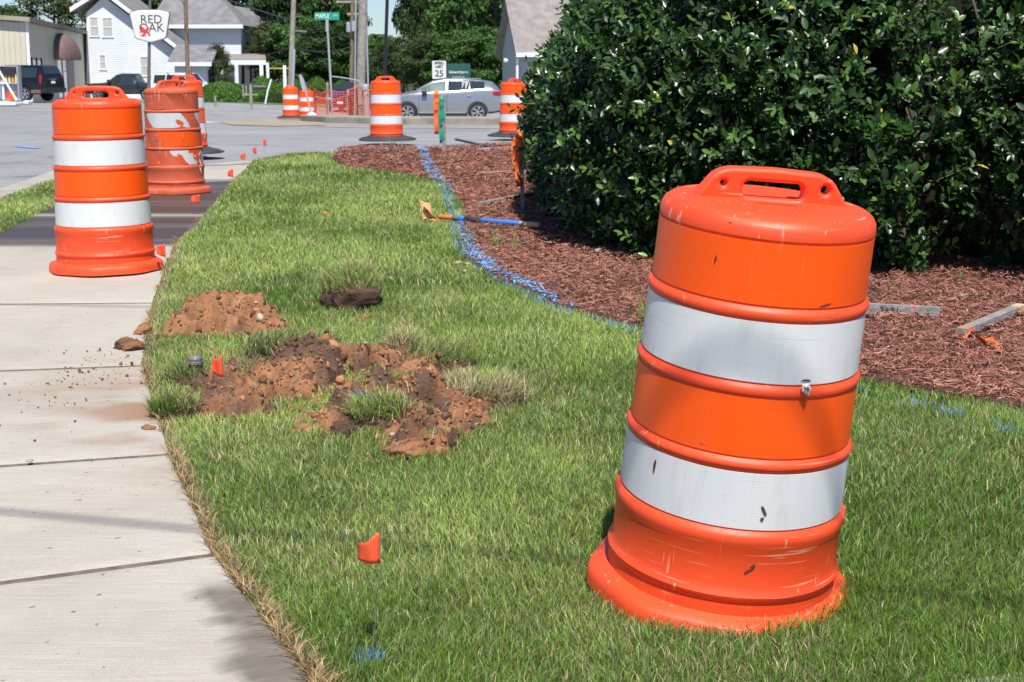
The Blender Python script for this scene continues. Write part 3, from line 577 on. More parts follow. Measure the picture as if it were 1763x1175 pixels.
def sheeting(name, c, tear=None, under=None, smudge=.35, seedv=0):
    """prismatic reflective sheeting: faint cell pattern, scuffs, optional torn patches that show the plastic under it"""
    m, nt, b = newmat(name); tc = nt.nodes.new('ShaderNodeTexCoord'); b.inputs['Roughness'].default_value = .42; b.inputs['Specular IOR Level'].default_value = .35; b.inputs['Coat Weight'].default_value = .08; b.inputs['Coat Roughness'].default_value = .15
    uv = nt.nodes.new('ShaderNodeUVMap'); mp = nt.nodes.new('ShaderNodeMapping'); mp.inputs['Scale'].default_value = (1, 1, 1); nt.links.new(uv.outputs[0], mp.inputs[0])
    vo = nt.nodes.new('ShaderNodeTexVoronoi'); vo.feature = 'DISTANCE_TO_EDGE'; vo.inputs['Scale'].default_value = 150; vo.inputs['Randomness'].default_value = .15; nt.links.new(mp.outputs[0], vo.inputs['Vector'])
    cell = ramp(nt, vo.outputs[0], [(.02, (.90, .90, .90)), (.16, (1, 1, 1))]).outputs[0]
    col = mixc(nt, 1.0, c, cell, 'MULTIPLY')
    mp2 = nt.nodes.new('ShaderNodeMapping'); mp2.inputs['Scale'].default_value = (6, 6, 1.2); mp2.inputs['Location'].default_value = (seedv, seedv * 2, 0); nt.links.new(tc.outputs['Object'], mp2.inputs[0])
    s = nt.nodes.new('ShaderNodeTexNoise'); s.inputs['Scale'].default_value = 4; s.inputs['Detail'].default_value = 9; s.inputs['Roughness'].default_value = .7; nt.links.new(mp2.outputs[0], s.inputs[0])
    col = mixc(nt, ramp(nt, s.outputs[0], [(.5, (0, 0, 0)), (.85, (smudge,) * 3)]).outputs[0], col, (c[0] * .55, c[1] * .55, c[2] * .5))
    mp3 = nt.nodes.new('ShaderNodeMapping'); mp3.inputs['Scale'].default_value = (9, 9, 22); mp3.inputs['Rotation'].default_value = (.3, .5, 0); mp3.inputs['Location'].default_value = (seedv, 0, 3); nt.links.new(tc.outputs['Object'], mp3.inputs[0])
    k = nt.nodes.new('ShaderNodeTexNoise'); k.inputs['Scale'].default_value = 1.6; k.inputs['Detail'].default_value = 5; nt.links.new(mp3.outputs[0], k.inputs[0])
    col = mixc(nt, ramp(nt, k.outputs[0], [(.735, (0, 0, 0)), (.77, (.75,) * 3)]).outputs[0], col, (.10, .06, .04))
    col = scratches(nt, tc, col, (c[0] * .6, c[1] * .6 + .1, c[2] * .55 + .04), .55, seedv)
    if tear:
        t = nt.nodes.new('ShaderNodeTexNoise'); t.inputs['Scale'].default_value = 4.2; t.inputs['Detail'].default_value = 5; mp4 = nt.nodes.new('ShaderNodeMapping'); mp4.inputs['Location'].default_value = (seedv, seedv, 0); nt.links.new(tc.outputs['Object'], mp4.inputs[0]); nt.links.new(mp4.outputs[0], t.inputs[0])
        col = mixc(nt, ramp(nt, t.outputs[0], [(tear, (0, 0, 0)), (tear + .012, (1, 1, 1))]).outputs[0], col, under)
    nt.links.new(col, b.inputs['Base Color']); return m
OR = plastic('orange drum plastic', (.86, .078, .016), (.74, .062, .012), .45); OR_OLD = plastic('faded terracotta plastic', (.58, .105, .045), (.47, .08, .035), .6, .6)
OR_FAR = plastic('orange drum plastic clean', (.88, .09, .016), (.80, .07, .012), .5, .2)
FL = sheeting('orange reflective sheeting', (1.0, .10, .004), smudge=.15); WH = sheeting('white reflective sheeting', (.72, .725, .735), seedv=1.3, smudge=.5)
WH2 = sheeting('white reflective sheeting scuffed', (.70, .705, .715), seedv=4.1, smudge=.6)
WH_T1 = sheeting('torn white sheeting', (.60, .61, .62), .685, (.58, .10, .04), .5, 8.4); WH_T2 = sheeting('mostly torn white sheeting', (.60, .61, .62), .525, (.62, .09, .03), .5, 6.1)
FL_T = sheeting('torn orange sheeting', (.88, .10, .008), .60, (.55, .09, .035), .5, 3.3)
m_rub = mat('black rubber', (.022, .023, .025), .7, (.05, .05, .052), 8, .2, 40)
m_dark = mat('dark hole', (.02, .006, .003), .8); m_tan = mat('peeled sheeting back', (.62, .55, .40), .6)
BODY = [(.235, .918), (.238, .900), (.2385, .896), (.2365, .893), (.238, .752), (.2465, .745), (.249, .737), (.2465, .729), (.242, .726),
        (.2445, .585), (.252, .578), (.2545, .570), (.252, .562), (.2475, .559), (.250, .418), (.2585, .411), (.261, .403), (.2585, .395), (.2545, .392),
        (.257, .254), (.266, .247), (.2695, .239), (.2695, .225), (.264, .21), (.2635, .125), (.268, .112), (.2735, .102), (.2715, .092), (.2665, .085), (.268, .055), (.278, .050), (.300, .044), (.307, .036), (.310, .020), (.311, .0), (.303, .0), (.297, .03), (.26, .04)]
LID = [(.2355, .893), (.2395, .897), (.2395, .902), (.2375, .916), (.231, .928), (.218, .937), (.195, .942), (.12, .945), (.0005, .946)]
DC = {}
def band_mesh(r0, z0, r1, z1, mt):
    n = 72; V = []; F = []; prof = [(r0 - .001, z0), (r0 + .0022, z0 + .0005), (r1 + .0022, z1 - .0005), (r1 - .001, z1)]
    b = MB().lathe(prof, n); me = b.mesh('band', mt, True); uvl = me.uv_layers.new(name='UVMap')
    for p in me.polygons:
        js = [(me.loops[li].vertex_index % n) for li in p.loop_indices]; wrap = max(js) - min(js) > 2
        for li, j in zip(p.loop_indices, js):
            co = me.vertices[me.loops[li].vertex_index].co; jj = j + n if wrap and j == 0 else j; uvl.data[li].uv = (jj / n * 1.55, co.z)
    return me
def lidmesh(mt):
    b = MB(); n = 72; k = 26; prof = LID[:-1]; rs = list(np.linspace(.19, .0, 14))
    b.lathe(LID[:7], n); me0 = b
    # top with the shallow triangular dish either side of the handle
    pts = []; base = len(b.v)
    for r in rs[:-1]:
        for j in range(n):
            a = 2 * math.pi * j / n; x, y = r * math.cos(a), r * math.sin(a); z = .942 + .004 * (1 - (r / .19) ** 2)
            q = abs(y); wdt = .075 * (1 - q / .17); 
            if .012 < q < .165: z -= .014 * max(0, min(1, (wdt - abs(x)) / .012)) * min(1, (q - .012) / .02 + .4)
            b.v.append((x, y, z))
    for i in range(len(rs) - 2):
        for j in range(n): a0 = base + i * n; b.f.append((a0 + j, a0 + (j + 1) % n, a0 + n + (j + 1) % n, a0 + n + j))
    b.v.append((0, 0, .946)); c = len(b.v) - 1; a0 = base + (len(rs) - 2) * n
    for j in range(n): b.f.append((a0 + j, a0 + (j + 1) % n, c)); b.f.append((6 * n + j, 6 * n + (j + 1) % n, base + (j + 1) % n, base + j))
    return b.mesh('lid', mt, True)
def handlemesh(mt):
    o1 = rounded([(-.185, .925), (-.173, .943), (-.135, .997), (-.105, 1.010), (0, 1.014), (.105, 1.010), (.135, .997), (.173, .943), (.185, .925)], .018)
    hole = rounded([(-.070, .948), (-.066, .984), (.068, .984), (.072, .948)], .016)
    M = Matrix.Rotation(R(90), 4, 'X')
    return cutout('handle', [o1, hole, circ(-.112, .975, .0065), circ(.118, .975, .010)], .044, mt, .009, M)
def drum(label, loc, rz=0, tilt=(0, 0), plast=None, bands=None, rubber=False, style='', s=1):
    pl = plast or OR; bands = bands or [FL, WH, FL, WH]; t = thing('traffic_drum', label, 'traffic drum', loc, 0, 'orange and white traffic drums')
    t.rotation_euler = (tilt[0], tilt[1], rz); t.scale = (s, s, s); key = pl.name + style
    if key not in DC:
        wob = (lambda a, r, z: .006 * math.cos(8 * a) * (z < .05) * (r > .29) + (.004 * math.sin(3 * a + z * 9) if 'bent' in style else 0) + (.014 * math.sin(5 * a) * (z < .05) * (r > .28) if 'bent' in style else 0))
        bm = MB().lathe(BODY, 96, wob=wob); DC[key] = (bm.mesh('barrel', pl, True), lidmesh(pl), handlemesh(pl))
    b, l, h = DC[key]; body = link('barrel', b, t); lid = link('lid', l, t); link('handle', h, lid)
    hm = MB().lathe([(.0055, -.002), (.0055, .002)], 14, Matrix.Rotation(R(-33), 4, 'Z') @ Matrix.Translation((0, -.2345, .916)) @ Matrix.Rotation(R(72), 4, 'X'), close=True); link('rivet_hole', hm.mesh('rivet_hole', m_dark), lid)
    for nm, (r0, z0, r1, z1), m in zip(('orange_band', 'white_band', 'orange_band', 'white_band'), ((.2378, .757, .2367, .890), (.2444, .589, .2423, .722), (.2499, .422, .2476, .555), (.2569, .258, .2546, .388)), bands):
        k = (r0, m.name)
        if k not in DC: DC[k] = band_mesh(r0, z0, r1, z1, m)
        link(nm, DC[k], t)
    if rubber:
        if 'rub' not in DC:
            DC['rub'] = MB().lathe([(.26, .07), (.31, .066), (.33, .05), (.345, .05), (.40, .042), (.47, .012), (.475, .0), (.45, -.01)], 64, wob=lambda a, r, z: .012 * math.sin(3 * a + 1) * (r > .4)).mesh('rubber_ring', m_rub, True)
        link('rubber_ring', DC['rub'], t)
    return t
def on(px, py, dz=0):
    if py < 0: p = at(px, 200, -py); return (p.x, p.y, T(p.x, p.y))
    g = gp(px, py, dz); return (g.x, g.y, g.z)
p = at(1234, 1017, 3.27); big = drum('largest drum, scuffed and leaning right on the lawn in front', (p.x, p.y, p.z + .010), R(4), (R(5.5), R(4.6)), None, [FL, WH, FL, WH2], s=.985)
# torn sheeting flap and scuffs on the nearest drum
f = MB().lathe([(.0, 0), (.010, .003), (.012, .010), (.006, .016)], 7, Matrix.Translation((.068, -.2455, .585)) @ Matrix.Rotation(R(80), 4, 'X') @ Matrix.Diagonal((.7, 1.3, .8, 1)), wob=lambda a, r, z: .004 * math.sin(2.3 * a + 1)); f.build('torn_flap', mat('crumpled white sheeting', (.7, .68, .64), .6), big)
m_scuff = mat('dark scuff', (.06, .025, .015), .8, (.16, .05, .03), 60)
def scuff(t, a, z, rr, wd, ht, rot=0):
    V = []; n = 9
    pts = [(math.cos(2 * math.pi * i / n) * wd * random.uniform(.5, 1), math.sin(2 * math.pi * i / n) * ht * random.uniform(.6, 1)) for i in range(n)]
    b = MB(); vs = []
    for lay in (0, .0012):
        for (u, v) in pts: uu = u * math.cos(rot) - v * math.sin(rot); vv = u * math.sin(rot) + v * math.cos(rot); q = a + uu / rr; vs.append(((rr + lay) * math.cos(q), (rr + lay) * math.sin(q), z + vv))
    b.add(vs, [tuple(range(n, 2 * n))] + [(i, (i + 1) % n, n + (i + 1) % n, n + i) for i in range(n)]); return b.build('scuff_mark', m_scuff, t)
for a, z, rr, wd, ht, ro in ((-1.52, .305, .2592, .005, .017, .5), (-1.525, .285, .2594, .006, .006, .5), (-1.58, .165, .2645, .017, .004, .6), (-1.545, .178, .2645, .008, .004, .6), (-2.23, .84, .2405, .003, .010, 0), (-1.17, .765, .2405, .018, .0015, .2), (-2.55, .35, .2580, .004, .02, 0), (-1.28, .60, .2470, .016, .003, 0)):
    scuff(big, a, z, rr, wd, ht, ro)
for (px, py, lab, rz, kw) in [
    (184, 467, 'clean orange and white drum standing on the dry sidewalk at left', R(2), {}),
    (303, 333, 'battered faded drum with torn peeling bands on the wet sidewalk', R(52), dict(plast=OR_OLD, bands=[OR_OLD, WH_T1, FL_T, WH_T2], style='bent')),
    (323, 268, 'drum half hidden behind the battered one at the end of the sidewalk', R(0), dict(rubber=True)),
    (666, 245, 'drum with a rubber ring at the road edge left of the green stake', R(0), dict(rubber=True, plast=OR_FAR)),
    (885, 237.5, 'drum with a rubber ring at the road edge touching the hedge', R(58), dict(rubber=True, plast=OR_FAR)),
    (501.5, -49.5, 'front one of the two drums at the tip of the median', R(20), dict(rubber=True, plast=OR_FAR, s=1.06)),
    (528.5, -50.6, 'rear drum on the median behind the grey paddle marker', R(-30), dict(plast=OR_FAR, s=1.0))]:
    l = on(px, py); d = drum(lab, (l[0], l[1], l[2] + (.04 if kw.get('rubber') else .015)), rz, (0, R(-.5)), **kw)
    if 'battered' in lab:
        for a, z, ln, tw in ((-1.95, .53, .055, .4), (-1.45, .53, .03, 1.3), (-1.85, .385, .05, .9), (-1.0, .52, .04, 1.7), (-.3, .3, .09, 1.6), (-.35, .24, .07, 1.4), (-2.9, .36, .04, 1)):
            a -= rz; b = MB(); q = [Vector((.2515 * math.cos(a + ln * k * math.cos(tw) * 1.3) * (1 + .10 * math.sin(k * 1.5)), .2515 * math.sin(a + ln * k * math.cos(tw) * 1.3) * (1 + .10 * math.sin(k * 1.5)), z - ln * k * math.sin(tw) * .9 + .006)) for k in (0, .35, .7, 1)]
            vs = [tuple(v + Vector((0, 0, s_ * .012))) for v in q for s_ in (-1, 1)] + [tuple(v * 1.006 + Vector((0, 0, s_ * .012 + .0))) for v in q for s_ in (-1, 1)]
            fs = [(2 * i, 2 * i + 1, 2 * i + 3, 2 * i + 2) for i in range(3)] + [(8 + 2 * i, 8 + 2 * i + 2, 8 + 2 * i + 3, 8 + 2 * i + 1) for i in range(3)] + [(2 * i, 2 * i + 2, 10 + 2 * i, 8 + 2 * i) for i in range(3)] + [(2 * i + 1, 9 + 2 * i, 11 + 2 * i, 2 * i + 3) for i in range(3)]
            b.add(vs, fs); b.build('peeled_strip', m_tan, d)
# ============================================================ HOLLY HEDGE
m_leaf = attrmat('glossy holly leaf', .40, .14, .5); m_leaf.node_tree.nodes['Principled BSDF'].inputs['Coat Weight'].default_value = .22; m_leaf.node_tree.nodes['Principled BSDF'].inputs['Coat Roughness'].default_value = .22
hedge = thing('holly_hedge', 'tall dark green glossy holly hedge standing on the bark mulch', 'hedge', (3.2, 9.6, 0))
# plan outline of the front face, from the left end by the road round to the right
front = gxy([(985, 296), (972, 306), (962, 345), (975, 392), (1010, 428), (1110, 452), (1230, 465), (1380, 480), (1560, 484), (1640, 470), (1760, 482), (1950, 500), (2500, 520)])
FR = np.array(front); back = [(6.5, 12), (5, 14.0), (2.8, 15.9), (1.1, 16.3)]
HP = [tuple(p) for p in FR] + back
def hedge_surface(n):
    seg = HP + [HP[0]]; A = np.array(seg[:-1]); B = np.array(seg[1:]); ln = np.hypot(*(B - A).T); wgt = ln * np.array([1.0 if i < len(FR) else .35 for i in range(len(A))]); wgt /= wgt.sum()
    i = rng.choice(len(A), n, p=wgt); f = rng.random(n)[:, None]; p = A[i] * (1 - f) + B[i] * f; d = (B - A)[i] / ln[i][:, None]; nor = np.stack([d[:, 1], -d[:, 0]], 1)
    return p, nor, i
cen = np.mean(np.array(HP), 0)
def bulge(x, z, s):           # how far the face stands out at height z
    return .16 * np.sin(np.clip(z / 1.1, 0, 1) * 2.6) - .42 * np.clip(z - .9, 0, 3) ** 1.15 + .46 * (fbm(x * 1.0, z * 1.3, .75, 4, 3) - .5) - .10 * np.exp(-z / .10)
def hedge_pts(n, depth_sd):
    p, nor, i = hedge_surface(n); z = rng.uniform(.02, 2.45, n); s = p[:, 0] * 1.1 + p[:, 1] * .8
    hole = np.exp(-((p[:, 0] - gp(1650, 470).x) / .22) ** 2) * np.exp(-((z - .0) / .45) ** 2) * .22
    off = bulge(s, z, 0) - np.abs(rng.normal(0, depth_sd, n)) - hole - np.clip((p[:, 1] - 11) / 6, 0, 1) * .12
    P = np.stack([p[:, 0] + nor[:, 0] * off, p[:, 1] + nor[:, 1] * off, TT(p[:, 0], p[:, 1]) + z], 1)
    return P, np.concatenate([nor, np.zeros((n, 1))], 1), hole
NS = 15500; P, Nn, hole = hedge_pts(NS, .17)
tip = Nn * .8 + np.stack([rng.normal(0, .55, NS), rng.normal(0, .4, NS), .45 + rng.normal(0, .45, NS)], 1); tip /= np.linalg.norm(tip, axis=1)[:, None]
long = rng.random(NS) < .05; SL = rng.uniform(.09, .17, NS); SL[long] *= 1.6
K = 10; k = (np.arange(K) + .6) / K
LP = P[:, None] + tip[:, None] * (SL[:, None] * k[None])[..., None]
a0 = rng.uniform(0, 6.28, NS)[:, None] + np.arange(K)[None] * 2.4 + rng.normal(0, .3, (NS, K))
u = np.cross(tip, [0, 0, 1.]) ; u /= np.linalg.norm(u, axis=1)[:, None] + 1e-9; v = np.cross(tip, u)
ldir = tip[:, None] * (.35 + .75 * k[None] ** 2)[..., None] + u[:, None] * np.cos(a0)[..., None] + v[:, None] * np.sin(a0)[..., None] + np.array([0, 0, .12])
ldir = ldir.reshape(-1, 3); lpos = LP.reshape(-1, 3); NL = len(lpos)
upv = np.repeat(tip, K, 0) * .5 + np.array([0, -.25, .8]) + rng.normal(0, .3, (NL, 3)); rot = frames(ldir, upv)
sz = rng.uniform(.040, .070, NL) * np.repeat(rng.uniform(.8, 1.2, NS), K)
tv = [(0, 0, 0), (-.17, .22, .05), (.17, .22, .05), (-.25, .52, .07), (.25, .52, .07), (0, .5, -.0), (-.17, .8, .03), (.17, .8, .03), (0, 1.0, -.06)]
tf = [(0, 5, 3, 1), (0, 2, 4, 5), (5, 6, 3), (5, 4, 7), (5, 8, 6), (5, 7, 8)]
young = np.repeat(rng.random(NS) < .13, K) & (np.tile(k, NS) > .55)
col = np.array([.017, .050, .010]) * (1 - rng.random((NL, 1)) * .5) + np.array([.024, .058, .006]) * rng.random((NL, 1)); col[young] = np.array([.085, .18, .025])
yl = rng.random(NL) < .004; col[yl] = [.45, .4, .05]
sc3 = np.stack([sz * 1.0, sz, sz], 1)
scatter('foliage', tv, tf, lpos - np.array(hedge.location), rot, sc3, m_leaf, col, False, hedge)
# twigs
tb = MB(); sel = rng.choice(NS, 2600, replace=False)
for j in sel:
    a = Vector(P[j] - tip[j] * .10) - hedge.location; c = Vector(P[j] + tip[j] * SL[j]) - hedge.location; tb.tube([a, (a + c) / 2 + Vector((0, 0, .006)), c], [.003, .0024, .0014], 3, False)
tb.build('twigs', mat('young holly twig', (.12, .13, .035), .6), hedge)
# dense inner foliage, set back, with shade put into its darker leaf colour
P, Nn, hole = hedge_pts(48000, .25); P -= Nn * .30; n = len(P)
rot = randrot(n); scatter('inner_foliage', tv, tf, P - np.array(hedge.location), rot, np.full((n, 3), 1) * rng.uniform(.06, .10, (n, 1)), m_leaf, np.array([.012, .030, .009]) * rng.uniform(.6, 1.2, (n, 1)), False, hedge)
tr = MB()
for j in range(16):
    q = FR[random.randrange(3, 12)]; c = Vector((q[0], q[1], 0)); inn = Vector((cen[0], cen[1], 0)) - c; inn.normalize(); b0 = c + inn * random.uniform(.8, 1.1) + Vector((random.uniform(-.2, .2), 0, -.03)); b0 -= hedge.location
    for m_ in range(3): tr.tube([b0, b0 + Vector((random.uniform(-.15, .15), random.uniform(-.15, .1), .6)), b0 + Vector((random.uniform(-.4, .4), random.uniform(-.4, .2), 1.5)), b0 + Vector((random.uniform(-.6, .6), random.uniform(-.4, .3), 2.4))], [.022, .016, .010, .004], 6)
tr.build('trunks', mat('grey holly bark', (.11, .095, .08), .9, (.16, .14, .12), 20), hedge)
ci = MB(); ins = []  # dark core added inside to block light and stand for deep shade
for (x, y) in HP:
    d = Vector((cen[0] - x, cen[1] - y)); d.normalize(); ins.append((x + d.x * .78 - hedge.location.x, y + d.y * .78 - hedge.location.y))
ci.prism(ins, .05, 2.1); ci.build('inner_dark_core', mat('dark shade core', (.018, .02, .012), 1, (.03, .035, .018), 12), hedge)
# ============================================================ SMALL THINGS ON THE LAWN, SIDEWALK AND MULCH
m_flag = mat('fluorescent orange vinyl', (.95, .13, .045), .5); nb = m_flag.node_tree; tr_ = nb.nodes.new('ShaderNodeBsdfTranslucent'); tr_.inputs[0].default_value = (.95, .13, .04, 1); mx = nb.nodes.new('ShaderNodeMixShader'); mx.inputs[0].default_value = .3
nb.links.new(nb.nodes['Principled BSDF'].outputs[0], mx.inputs[1]); nb.links.new(tr_.outputs[0], mx.inputs[2]); nb.links.new(mx.outputs[0], nb.nodes['Material Output'].inputs[0])
m_wire = mat('grey wire', (.16, .16, .15), .6, metal=.2)
def cloth(name, P, mt, parent, th=.0008):
    """P: rows of points; a thin crumpled sheet with thickness"""
    nr, nc = len(P), len(P[0]); b = MB(); fl = [Vector(p) for r_ in P for p in r_]
    b.v = [tuple(p) for p in fl]; b.f = [(i * nc + j, i * nc + j + 1, (i + 1) * nc + j + 1, (i + 1) * nc + j) for i in range(nr - 1) for j in range(nc - 1)]
    me = b.mesh(name, mt, True); o = link(name, me, parent); md = o.modifiers.new('thickness', 'SOLIDIFY'); md.thickness = th; return o
def pinflag(base, top, h, wd, label, seed, side=-1):
    """base / top: pixels of the wire foot and of the flag's top on its wire"""
    g = gp(*base); d = ray(*top); z = h; t = thing('marking_flag', label, 'marking flag', (g.x, g.y, g.z), 0, 'small orange utility flags')
    tp = at(top[0], top[1], g.y + .01); v = tp - g
    b = MB(); b.tube([(0, 0, -.02), tuple(v * .5 + Vector((.006, 0, 0))), tuple(v - Vector((0, 0, h)))], .0009, 5).tube([tuple(v - Vector((0, 0, h))), tuple(v)], .0009, 5); b.build('wire', m_wire, t)
    rs = random.Random(seed); P = []
    for i in range(7):
        row = []
        for j in range(7):
            s = j / 6; q = i / 6
            row.append(v + Vector((side * wd * (s * .94 + .04 * math.sin(s * 6 + seed + q)), .006 * math.sin(s * 6 + seed + q * 1.5) + .010 * s, -h * q * (1 - .45 * s) - .42 * wd * s + .004 * math.sin(seed + s * 5))))
        P.append(row)
    cloth('flag', P, m_flag, t); return t
pinflag((637, 1138), (654, 921), .066, .048, 'orange flag on a wire in the grass nearest the camera', 1)
pinflag((408, 745), (383, 612), .075, .040, 'orange flag drooping in front of the black pipe at the dug patch', 2.2)
pinflag((291, 472), (284, 419), .075, .055, 'orange flag right of the clean drum on the sidewalk', 3.1)
pinflag((339, 372), (343, 334), .07, .075, 'orange flag on the wet sidewalk edge before the battered drum', 4.4)
pinflag((397, 312), (401, 291), .09, .06, 'orange flag right of the battered drum at the far end of the lawn edge', 5.9)
pinflag((418, 285), (422, 263), .09, .06, 'orange flag at the sidewalk end beside the blue mark, left of two', 6.7)
pinflag((438, 270), (441, 253), .10, .05, 'orange flag at the road edge beside the blue mark, right of two', 7.9)
pinflag((455, 258), (458, 239), .11, .05, 'farthest small orange flag, standing at the road edge', 9)
# black pipe (curb stop) in the dug patch
g = gp(338, 668); t = thing('valve_pipe', 'short black pipe with a ribbed cap standing in the dug up turf', 'pipe', (g.x, g.y, g.z), 0)
m_pipe = mat('dirty black pipe', (.05, .05, .055), .5, (.16, .12, .10), 30)
MB().lathe([(.022, -.05), (.022, .085), (.026, .088)], 20, close=True).build('pipe', m_pipe, t, True)
MB().lathe([(.026, .088), (.030, .092), (.030, .100), (.026, .102), (.027, .112), (.020, .122), (.001, .124)], 20, wob=lambda a, r, z: .0015 * math.cos(10 * a) * (r > .02)).build('cap', mat('dusty pipe cap', (.10, .095, .11), .6, (.22, .19, .18), 40), t, True)
# lumber stakes
m_wood = mat('weathered grey lumber', (.20, .19, .185), .85, (.30, .28, .26), 30, .4, 60); m_wood2 = mat('fresh tan lumber', (.46, .34, .20), .8, (.56, .43, .27), 25, .3, 60)
m_ribbon = mat('orange flagging ribbon', (.90, .17, .035), .45); m_pink = mat('pink marking', (.75, .12, .16), .7); m_green = mat('green ribbon', (.015, .28, .19), .5); m_blue = mat('blue handle coating', (.06, .20, .62), .4)
def board(a, b_, wd, th, mt, label, name='wooden_stake', tip=False, dz=(.02, .02), cat='stake', group='loose stakes lying on the mulch'):
    A = gp(*a); B = gp(*b_); A.z += dz[0] + .03; B.z += dz[1] + .03; c = (A + B) / 2; v = B - A; L = v.length; t = thing(name, label, cat, (c.x, c.y, c.z), 0, group)
    q = v.to_track_quat('X', 'Z'); t.rotation_mode = 'QUATERNION'; t.rotation_quaternion = q
    pts = [(-L / 2, -wd / 2), (L / 2 - (wd * 1.3 if tip else 0), -wd / 2)] + ([(L / 2, 0)] if tip else []) + [(L / 2 - (wd * 1.3 if tip else 0), wd / 2), (-L / 2, wd / 2)]
    b = MB().prism(pts, -th / 2, th / 2); b.build('board', mt, t, bevel=.0015); return t, L
t, L = board((1455, 549), (1617, 558), .038, .046, m_wood, 'grey square stake with a pink mark behind the leaning drum', dz=(.025, .025)); MB().b6(L / 2 - .115, L / 2 - .109, -.0205, .0205, -.0245, .0245).build('pink_mark', m_pink, t)
m_ink = mat('faded marker ink', (.05, .05, .055), .8)
text('3+91', .034, m_ink, Matrix.Translation((-L / 2 + .20, -.0195, 0)) @ FRONT, t, 'lettering', 1.3)
t, L = board((1655, 591), (1757, 547), .045, .030, m_wood, 'grey stake with an orange ribbon knotted on its near end at the right')
MB().b6(L / 2 - .09, L / 2 + .001, -.0235, .0235, -.0155, .0155).build('tan_tip', m_wood2, t)
MB().b6(-L / 2 + .035, -L / 2 + .06, -.0245, .0245, -.0165, .0165).build('ribbon_knot', m_ribbon, t)
def ribbon(path, wd, mt, parent, name='ribbon', up=Vector((0, 0, 1)), tw=0):
    P = []; L = [Vector(p) for p in path]
    for i, p in enumerate(L):
        d = (L[min(i + 1, len(L) - 1)] - L[max(i - 1, 0)]).normalized(); a = tw * i; s = d.cross(up).normalized(); n = s.cross(d); s = s * math.cos(a) + n * math.sin(a); ww = wd * (1 + .10 * math.sin(i * 2.1)); P.append([p - s * ww / 2, p + n * .004, p + s * ww / 2])
    return cloth(name, P, mt, parent, .001)
q0 = gp(1668, 584); tinv = lambda p: tuple(p - Vector(rt.location))
rt = thing('ribbon_tail', 'crumpled orange ribbon trailing on the mulch from the stake at the right', 'ribbon', tuple(q0))
ribbon([gp(a, b_, z) - q0 for a, b_, z in [(1657, 583, .03), (1672, 572, .045), (1684, 582, .035), (1697, 590, .05), (1706, 588, .03), (1716, 597, .04), (1728, 603, .025)]], .035, m_ribbon, rt, tw=.45)
ribbon([gp(a, b_, z) - q0 for a, b_, z in [(1650, 588, .02), (1658, 592, .03), (1664, 590, .02)]], .03, m_ribbon, rt, tw=.9)
board((822, 361), (925, 344), .04, .03, m_wood, 'grey stake lying slanted on the mulch left of the hedge foot', dz=(.01, .03))
board((826, 303), (915, 301), .05, .02, m_wood2, 'pale tan board lying on the mulch behind the ribboned stake', dz=(0, .01))
t, L = board((822, 262), (925, 259), .04, .04, m_wood2, 'tan stake with a white and grey painted end near the road edge', dz=(.0, .01)); MB().b6(-L / 2 - .001, -L / 2 + .18, -.0215, .0215, -.0215, .0215).build('white_end', mat('white paint end', (.6, .62, .62), .6), t); MB().b6(-L / 2 + .18, -L / 2 + .42, -.0213, .0213, -.0213, .0213).build('grey_band', m_wood, t)
t, L = board((785, 248), (842, 258), .04, .03, mat('dark stained lumber', (.07, .075, .08), .8), 'dark stake with a blue tip lying at the road edge of the mulch', dz=(.04, .01)); MB().b6(-L / 2 - .001, -L / 2 + .07, -.0215, .0215, -.0165, .0165).build('blue_tip', m_blue, t)
board((695, 262), (790, 263), .04, .03, m_wood, 'grey stake lying flat across the blue line at the road edge')
board((728, 275), (768, 276), .04, .03, m_wood2, 'short tan stake lying at the foot of the green ribboned stake')
board((650, 270), (700, 273), .05, .03, MATS['dark stained lumber'], 'dark board half buried in the mulch heap left of the blue line')
# standing stakes with ribbons
def upright(base, toppx, wd, label, ribbons, mt=m_wood, lean=0):
    g = gp(*base); tp = at(toppx[0], toppx[1], g.y); h = tp.z - g.z; t = thing('survey_stake', label, 'survey stake', tuple(g), 0, 'upright ribboned survey stakes')
    b = MB(); k = (tp.x - g.x) / h; b.add([(-wd / 2, -.012, -.05), (wd / 2, -.012, -.05), (wd / 2, .012, -.05), (-wd / 2, .012, -.05), (-wd / 2 + k * h, -.012, h), (wd / 2 + k * h, -.012, h), (wd / 2 + k * h, .012, h), (-wd / 2 + k * h, .012, h)], [(3, 2, 1, 0), (4, 5, 6, 7), (0, 1, 5, 4), (1, 2, 6, 5), (2, 3, 7, 6), (3, 0, 4, 7)])
    b.build('stake', mt, t)
    for (x0, z0, z1, ww, m, sd) in ribbons:
        n = 12; path = [Vector((x0 + k * z0 + .006 * math.sin(i * .6 + sd), -.02 - .008 * math.sin(i * 1.3 + sd), z0 + (z1 - z0) * i / n)) for i in range(n + 1)]
        ribbon(path, ww, m, t, 'ribbon', Vector((0, 1, 0)), .03)
    return t
upright((900, 370), (897, 212), .030, 'grey stake wound with long orange ribbon at the left edge of the hedge', [(-.02, .62, .22, .05, m_ribbon, 0), (-.045, .60, .34, .05, m_ribbon, 2), (-.005, .66, .45, .04, m_ribbon, 4)])
upright((764, 271), (764, 166), .055, 'tall grey stake with green and orange ribbons standing by the blue line at the road', [(-.035, .78, .18, .06, m_green, 1), (-.02, .80, .40, .05, m_green, 3), (-.10, .83, .30, .06, m_ribbon, 2), (-.085, .86, .6, .05, m_ribbon, 5)])
